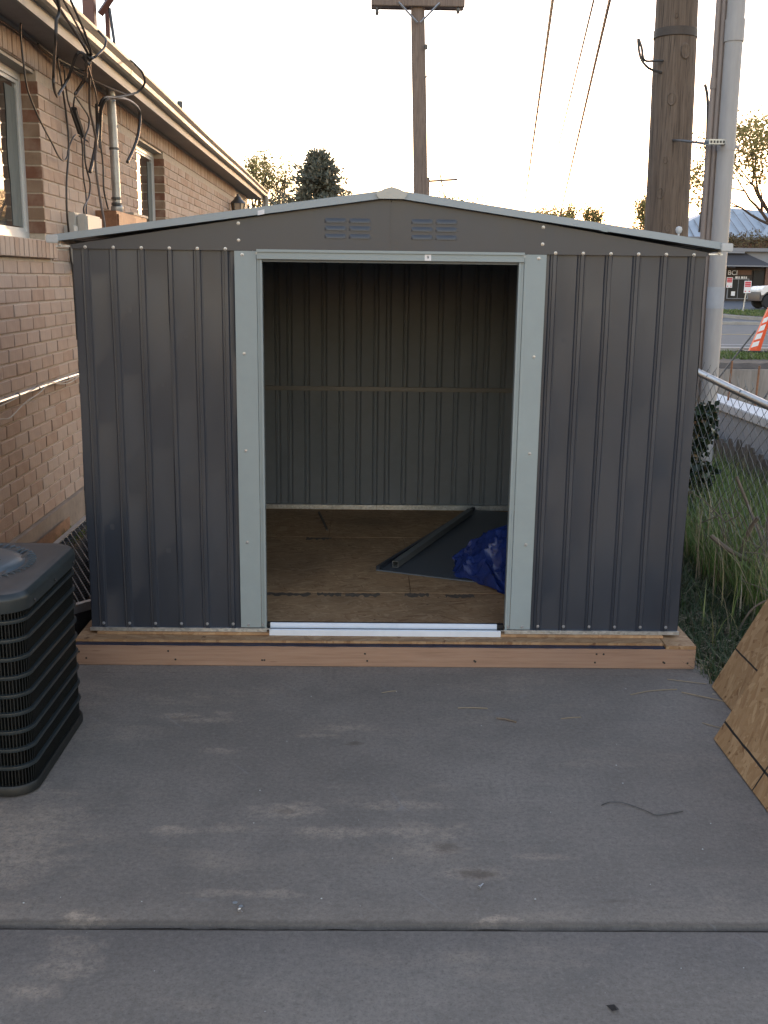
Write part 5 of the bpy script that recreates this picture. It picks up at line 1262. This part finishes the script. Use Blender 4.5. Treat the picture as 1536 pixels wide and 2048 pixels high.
# evergreen with drooping pointed sprays
ev = thing('evergreen_tree', 'dark evergreen tree left of the shed roof ridge', 'tree', (-2.1, 38, -0.03)); rnd = random.Random(77)
mb = MB(); tk = MB().tube([(-2.1,38,-0.03),(-2.08,38,5.7)], 0.14, 8, True, 0.02)
H = 5.85
for i in range(760):
    t = rnd.uniform(0.0, 1.0)**0.85; z = 0.8+t*(H-0.9); R0 = min(2.1, 0.86*(H-z)**0.85*(1+0.12*math.sin(z*5.1))) + 0.03
    a = rnd.uniform(0, 6.283); R1 = R0*rnd.uniform(0.55,1.08); e = Vector((math.cos(a)*R1, math.sin(a)*R1, rnd.uniform(0.0,0.28))); b = Vector((-2.1+0.15*(z/H), 38, z-0.1))
    tk.tube([b, b+e*0.6+Vector((0,0,-0.05)), b+e], 0.018, 3, False, 0.005)
    for k in range(18):
        u = rnd.uniform(0.3, 1.08); p = b+e*u+Vector((rnd.gauss(0,0.07), rnd.gauss(0,0.07), rnd.gauss(0,0.06))); d = (e.normalized()*0.6+Vector((rnd.gauss(0,0.5), rnd.gauss(0,0.5), rnd.gauss(0.1,0.5)))).normalized(); c = d.cross(Vector((rnd.gauss(0,1), rnd.gauss(0,1), rnd.gauss(0,1)))).normalized(); s = rnd.uniform(0.10,0.26); q = len(mb.v)
        mb.v += [tuple(p), tuple(p+d*s*0.5+c*s*0.2), tuple(p+d*s), tuple(p+d*s*0.5-c*s*0.2)]; mb.f.append((q,q+1,q+2,q+3))
mb.build('crown', M_LEAFC, ev); tk.build('trunk', M_BARK, ev)
rnd = random.Random(2)
def cl(x0, x1, y, z0, z1, n, r0, r1): return [((rnd.uniform(x0,x1), y+rnd.uniform(-1,1), rnd.uniform(z0,z1)), rnd.uniform(r0,r1)) for _ in range(n)]
shrub('brown_scrub', 'brown twiggy scrub between the house eave and the evergreen', cl(-5.6,-3.0,44,0.6,4.9,34,0.35,0.75), 9000, 0.14, M_LEAFS, 8, (-4.3,44,-0.03), 0.08)
shrub('round_bush', 'dense grey green bush in front of the evergreen', [((x_,33,z_),r_) for x_, z_, r_ in ((-3.0,2.6,0.9),(-2.3,3.0,0.8),(-1.5,2.7,0.9),(-2.6,3.3,0.55),(-1.9,3.2,0.6),(-1.0,2.4,0.7),(-2.0,1.5,1.2),(-3.3,1.6,0.9),(-0.9,1.4,0.9))], 9000, 0.10, M_LEAFC, 9, (-2.0,33,-0.03), 0.12)
def bushy(name, label, x, y, top, w, seed, depth=4):
    bare_tree(name, label, (x,y,-0.03), top*0.38, (0,0,1), top*0.24, 0.12*w/2, depth, seed, 0.52, 0.14, M_LEAFB, 0.19, 3400, None, 'treetops on the skyline')
bushy('skyline_tree', 'small fan shaped treetop left of the sunset glow', 16.8, 90, 7.6, 2.8, 31)
bushy('skyline_tree', 'orange lit treetop touching the left side of the big pole', 21.0, 85, 7.8, 2.8, 32)
bushy('skyline_tree', 'tiny treetop just above the roof right of the ridge', 6.7, 80, 7.5, 1.6, 33, 4)
bushy('skyline_tree', 'tiny treetop between the two left overhead wires', 12.9, 85, 7.0, 1.4, 34, 3)

# ================================================================== FAR STREET
sh = thing('corner_shop', 'dark single storey shop with charcoal awning across the street', 'shop', (25, 74, 0.38))
gz = 0.38
MB().box((15,74,gz-0.5),(44,84,3.75)).build('wall', M_SHOPW, sh)
MB().box((15,73.6,3.75),(44,84,3.98)).build('parapet', M_SHOPG, sh)
aw = MB(); aw.add([(15,73.99,3.72),(25.6,73.99,3.72),(27.3,72.6,2.80),(15,72.6,2.80)], [(0,3,2,1)]); aw.add([(25.6,73.99,3.72),(27.3,73.99,2.80),(27.3,72.6,2.80)], [(0,2,1)])
a_o = aw.build('awning', M_AWN, sh)
MB().box((15,72.56,2.72),(27.34,72.64,2.80)).build('awning_edge', M_SHOPG, a_o)
MB().box((15,73.55,3.62),(25.6,73.62,3.74)).build('awning_flashing', M_SHOPG, a_o)
MB().prism([(25.7,73.95,3.74),(40,73.95,3.74),(40,73.95,2.3),(27.4,73.95,2.75)], (0,0.04,0)).build('side_panel', M_SHOPG, sh)
for x_ in (20.0, 22.4, 24.7):
    w_ = MB().box((x_,73.93,gz+0.15),(x_+1.5,73.99,gz+1.55)).build('shop_window', M_SHOPG, sh)
    MB().box((x_+0.08,73.90,gz+0.22),(x_+0.72,73.928,gz+1.48)).build('pane', M_GLASSD, w_); MB().box((x_+0.78,73.90,gz+0.22),(x_+1.42,73.928,gz+1.48)).build('pane', M_GLASSD, w_)
MB().box((26.45,73.9,gz),(27.2,73.99,gz+2.1)).build('shop_door', M_GLASSD, sh)
MB().box((27.25,73.8,gz),(27.5,73.99,2.7)).build('pilaster', M_SHOPB, sh)
t_ = text_mesh('BCI', 0.44, M_SIGNW, 0.02); q = put(t_, 'sign_lettering', (24.97,73.85,2.30), sh, (math.pi/2,0,0)); q.scale = (1.05,1,1)
mb = MB().box((24.60,73.9,2.62),(25.15,73.92,2.74)); mb.build('sign_strip', M_SHOPG, sh)
mb = MB()
for a, b in ((25.2,25.36),(25.42,25.5),(25.6,25.74),(25.78,25.86),(25.92,26.0)): mb.box((a,73.9,1.92),(b,73.92,2.07))
mb.build('small_lettering', M_SIGNW, sh)
MB().box((25.3,73.9,2.18),(26.3,73.93,2.5)).build('sign_board', M_SHOPB, sh)
def plate(parent, x, y, z0, z1, w):
    p = MB().bbox((x-w/2,y,z0),(x+w/2,y+0.012,z1), 0.004).build('sign_plate', M_SIGNW, parent); h = z1-z0
    for (f0, f1) in ((0.80,0.94),(0.64,0.78),(0.50,0.62)): MB().box((x-w*0.42,y-0.003,z0+h*f0),(x+w*0.42,y-0.0006,z0+h*f1)).build('red_print', M_SIGNR, p)
    for s in (-1,1): MB().box((x+s*w*0.28-w*0.1,y-0.003,z0+h*0.10),(x+s*w*0.28+w*0.1,y-0.0006,z0+h*0.18)).build('red_arrow', M_SIGNR, p)
    return p
sg = thing('parking_sign', 'red and white sign on a thin post on the grass island', 'sign', (18.27,51,0.2))
plate(sg, 18.0, 51.0, 1.16, 1.73, 0.34); MB().tube([(17.86,51.03,0.1),(18.0,51.03,1.6)], 0.03, 6).build('post', M_STEEL, sg)
sg2 = thing('window_notice', 'red and white notice on the shop front under the lettering', 'sign', (24.53,73.6,1.6))
plate(sg2, 24.75, 73.7, 1.30, 2.0, 0.42)
MB().box((24.98,73.86,0.75),(25.25,73.88,1.05)).build('small_notice', M_SIGNW, sg2)
hs_ = thing('brick_building', 'brown brick building with pale blue metal roof behind the shop', 'building', (34,100,0))
MB().box((27,100,0),(60,112,5.9)).build('wall', M_SHOPB, hs_)
mb = MB(); mb.add([(26.2,99.3,5.75),(47,99.3,5.75),(38,106,8.6),(34.0,106,8.9),(26.2,112.7,5.75),(47,112.7,5.75)], [(0,1,2,3),(0,3,4),(4,3,2,5),(1,5,2)]); rf_ = mb.build('roof', M_ROOFB, hs_)
for i in range(22):
    x_ = 27.0+i*0.9; k_ = 1-min(1, max(0, (x_-34)/13.0)) if x_ > 34 else min(1, (x_-26.2)/7.8)
    MB().tube([(x_,99.25,5.80),(x_+(36-x_)*0.02,99.3+6.6*k_,5.80+3.0*k_)], 0.05, 4).build('roof_seam', M_SHOPG, rf_)
mb = MB(); mb.add([(35.6,98.6,5.85),(45,98.6,5.85),(45,103,8.2),(38.5,103,8.2)], [(0,1,2,3)]); mb.build('roof_gable', M_ROOFB, hs_)
MB().box((26.3,99.2,5.55),(61,99.35,5.76)).build('eave_board', M_SHOPG, hs_)
for x_ in (29.2, 30.6, 33.0): 
    w_ = MB().box((x_,99.93,4.1),(x_+0.8,99.99,5.4)).build('window', M_WFRAME, hs_); MB().box((x_+0.1,99.9,4.2),(x_+0.7,99.928,5.3)).build('pane', M_GLASSD, w_)
# bushes behind the shop's parapet
rnd = random.Random(6)
shrub('bare_hedge', 'brown leafless hedge rising behind the shop parapet', cl(28.5,36,87,3.2,5.4,30,0.5,0.9), 5200, 0.22, M_LEAFS, 10, (31,87,0.4), 0.1, None, 'hedge')
# road marker
cn = thing('road_marker', 'orange and white striped road marker leaning at the street side', 'traffic cone', (9.3,25.5,-0.02))
a = Vector((9.26,25.5,0.02)); b = Vector((9.56,25.5,1.02)); d = b-a
def ring(t, hw, c=None): 
    c = a+d*t; return [c+Vector((-hw,-0.04,0)), c+Vector((hw*0.2,-0.07,0)), c+Vector((hw,-0.02,0)), c+Vector((hw,0.05,0)), c+Vector((-hw,0.05,0))]
def conepart(t0, t1, mat, name, g=0.0, par=cn):
    mb = MB(); f = lambda t: 0.135-0.065*t+g; r_ = ring(t0, f(t0)) + ring(t1, f(t1))
    mb.add([tuple(v) for v in r_], [(i,(i+1)%5,5+(i+1)%5,5+i) for i in range(5)] + [(4,3,2,1,0),(5,6,7,8,9)]); return mb.build(name, mat, par)
body = conepart(0, 1.0, M_ORANGE, 'body')
for t0, t1 in ((0.08,0.20),(0.26,0.40),(0.46,0.60),(0.66,0.78)):
    mb = MB(); f = lambda t: 0.135-0.065*t
    p0, p1 = a+d*t0, a+d*t1
    mb.add([tuple(p0+Vector((-f(t0),-0.044,0))), tuple(p0+Vector((f(t0)*0.18,-0.074,0.05))), tuple(p1+Vector((f(t1)*0.18,-0.074,0.05))), tuple(p1+Vector((-f(t1),-0.044,0)))], [(0,1,2,3)]); mb.build('white_stripe', M_WSTRIPE, body)
MB().lathe(tuple(b), [(0.07,-0.02),(0.075,0.02),(0.06,0.05),(0.001,0.055)], 12).build('rounded_top', M_ORANGE, cn, True)
MB().bbox((8.98,25.3,-0.02),(9.52,25.75,0.03), 0.01).build('base', M_BLACK, cn)

# ================================================================== PICKUP TRUCK
tr = thing('pickup_truck', 'white pickup truck with dark lower side parked at the right edge', 'truck', (24.2, 60, lotz(60)))
TX = 21.56; TY = 59.0; TZ = lotz(60)+0.02
def T(x, z): return (TX+x, TZ+z)
def side_prism(pts, y0, y1, name, mat, par, bev=0.03):
    bm = bmesh.new(); v0 = [bm.verts.new((TX+x, y0, TZ+z)) for x, z in pts]; f = bm.faces.new(v0)
    ret = bmesh.ops.extrude_face_region(bm, geom=[f]); bmesh.ops.translate(bm, vec=(0, y1-y0, 0), verts=[e for e in ret['geom'] if isinstance(e, bmesh.types.BMVert)])
    if bev: bmesh.ops.bevel(bm, geom=bm.edges[:], offset=bev, segments=2, affect='EDGES')
    bmesh.ops.recalc_face_normals(bm, faces=bm.faces[:]); bm.verts.index_update()
    mb = MB(); mb.add([v.co[:] for v in bm.verts], [[v.index for v in f.verts] for f in bm.faces]); bm.free(); return mb.build(name, mat, par, True)
def arch(cx_, r, n=8): return [(cx_+r*math.cos(R(180-180*i/n)), 0.42+r*math.sin(R(180*i/n))) for i in range(n+1)]
lowp = [(0.02,0.42)] + arch(0.60,0.47) + arch(4.45,0.50) + [(5.55,0.45),(5.6,1.05),(0.1,1.05),(0.0,0.85)]
body = side_prism(lowp, TY, TY+1.9, 'body', M_TRUCKD, tr)
side_prism([(0.03,0.95),(0.10,1.10),(0.22,1.22),(1.45,1.30),(1.55,1.28),(1.55,1.02),(1.30,0.98),(1.16,0.80),(1.12,0.60),(1.07,0.58),(0.98,0.80),(0.85,0.92),(0.60,0.98),(0.34,0.90),(0.20,0.76),(0.06,0.74)], TY-0.03, TY+1.93, 'hood_and_fenders', M_TRUCKW, tr, 0.02)
side_prism([(1.5,1.05),(1.5,1.27),(2.1,1.78),(3.3,1.82),(3.75,1.30),(3.75,1.05)], TY+0.08, TY+1.82, 'cab', M_TRUCKW, tr, 0.04)
side_prism([(1.68,1.28),(2.14,1.68),(2.55,1.70),(2.55,1.28)], TY+0.065, TY+0.078, 'side_window', M_GLASSD, tr, 0); side_prism([(2.62,1.28),(2.62,1.70),(3.2,1.71),(3.5,1.30)], TY+0.065, TY+0.078, 'side_window', M_GLASSD, tr, 0)
side_prism([(1.52,1.29),(2.08,1.76),(2.06,1.78),(1.50,1.31)], TY+0.2, TY+1.7, 'windscreen', M_GLASSD, tr, 0)
side_prism([(3.76,1.05),(3.76,1.28),(5.58,1.28),(5.58,1.05)], TY, TY+1.9, 'cargo_bed', M_TRUCKW, tr, 0.03)
side_prism([(1.72,1.28),(1.72,1.47),(1.84,1.47),(1.84,1.28)], TY-0.18, TY+0.05, 'wing_mirror', M_TRUCKW, tr, 0.02)
side_prism([(0.0,0.95),(0.0,1.06),(0.16,1.10),(0.18,0.98)], TY-0.035, TY+0.25, 'headlight', M_SIGNW, tr, 0.01)
side_prism([(1.6,0.85),(1.6,0.88),(3.6,0.88),(3.6,0.85)], TY-0.012, TY-0.002, 'door_moulding', M_TRUCKW, tr, 0)
for cx_ in (0.60, 4.45):
    for yy in (TY+0.02, TY+1.64):
        w_ = MB().lathe((TX+cx_, yy, TZ+0.40), [(0.24,0.0),(0.37,0.0),(0.41,0.04),(0.41,0.22),(0.37,0.26),(0.24,0.26)], 24, 'y').build('wheel', M_TYRE, tr, True)
        MB().lathe((TX+cx_, yy, TZ+0.40), [(0.001,0.03),(0.10,0.02),(0.20,0.05),(0.25,0.0),(0.25,0.1),(0.001,0.1)], 20, 'y').build('rim', M_RIM, w_, True)
        for i in range(6):
            t = i*math.pi/3; c_, s_ = math.cos(t), math.sin(t); MB().box((TX+cx_+0.14*c_-0.03, yy+0.002, TZ+0.40+0.14*s_-0.03), (TX+cx_+0.14*c_+0.03, yy+0.03, TZ+0.40+0.14*s_+0.03)).build('rim_hole', M_TYRE, w_)

# ================================================================== SMALL THINGS ON THE PATIO
def bit(pts, r, label, mat=M_STRAW, name='straw_stalk', cat='straw', group='stalks lying on the concrete'):
    tag(MB().tube(spline(pts, 4), r*0.8, 5).build(name, mat), label, cat, group)
bit([(0.985,3.93,0.003),(1.08,3.97,0.004),(1.19,3.99,0.003)], 0.0026, 'long pale straw stalk near the platform corner')
bit([(1.18,4.10,0.003),(1.26,4.07,0.004),(1.33,4.05,0.003)], 0.0022, 'short straw stalk pointing at the right platform end')
bit([(1.20,3.96,0.003),(1.29,3.90,0.004),(1.36,3.86,0.003)], 0.0028, 'straw stalk running under the rear strand board')
bit([(0.275,3.785,0.003),(0.33,3.788,0.003),(0.39,3.783,0.003)], 0.0024, 'thin pale stalk lying alone mid patio below the threshold')
bit([(0.66,3.69,0.003),(0.70,3.70,0.003),(0.74,3.705,0.003)], 0.0024, 'short pale stalk to the right of mid patio')
bit([(1.19,3.66,0.003),(1.25,3.61,0.004),(1.31,3.58,0.003)], 0.0022, 'grey stalk beside the notch between the strand boards')
bit([(-0.02,3.93,0.003),(0.02,3.95,0.003),(0.04,3.95,0.003)], 0.002, 'tiny stalk close to the platform centre')
bit([(0.67,3.02,0.004),(0.70,3.04,0.004),(0.74,3.035,0.006),(0.80,2.99,0.004),(0.83,2.96,0.004),(0.89,2.975,0.004),(0.92,2.985,0.004)], 0.0022, 'crooked thin grey wire lying on the right of the patio', M_STRAP, 'bent_wire', 'wire', None)
bit([(0.415,3.69,0.003),(0.45,3.675,0.006),(0.485,3.655,0.003)], 0.005, 'dark curled twig on the patio below the right door post', M_STEM, 'dark_twig', 'twig', None)
def wash(x, y, l_): tag(MB().lathe((x,y,0.0015), [(0.003,0),(0.0065,0),(0.0065,0.0014),(0.003,0.0014)], 14).build('washer', M_STEEL), l_, 'washer', 'washers on the concrete')
wash(-0.425, 2.485, 'left of two pale washers above the patio joint'); wash(-0.407, 2.468, 'right of two pale washers above the patio joint')
def scr(x, y, a, l_):
    o = MB().lathe((0,0,0), [(0.0001,0),(0.0055,0.001),(0.005,0.004),(0.002,0.005),(0.0018,0.018),(0.0002,0.021)], 8).build('loose_screw', M_SCREW, None, True)
    o.rotation_euler = (R(80), 0, a); o.location = (x, y, 0.006); tag(o, l_, 'screw', 'loose screws on the concrete')
scr(0.233, 2.555, 2.4, 'single zinc screw just below the brown stain'); scr(-0.41, 2.45, 0.6, 'loose screw beside the two washers')
rnd = random.Random(99)
mb = MB()
for i in range(34):
    x_, y_ = rnd.uniform(-1.0,1.25), rnd.uniform(2.05,4.15); s = rnd.uniform(0.001,0.0034); a = rnd.uniform(0,6)
    mb.add([(x_+s*math.cos(a+k*1.57), y_+s*math.sin(a+k*1.57)*0.8, 0.0035) for k in range(4)] + [(x_,y_,0.0035+s*0.8)], [(0,1,4),(1,2,4),(2,3,4),(3,0,4)])
stuff(mb.build('paint_chips', M_CAPW), 'tiny white chips scattered over the patio concrete', 'chips')
lf = MB(); lf.add([(0.478,2.085,0.004),(0.495,2.078,0.012),(0.505,2.070,0.005),(0.498,2.060,0.010),(0.488,2.066,0.004)], [(0,1,2,3,4)]); tag(lf.build('dead_leaf', M_INK), 'small black shrivelled leaf near the bottom of the picture', 'leaf')
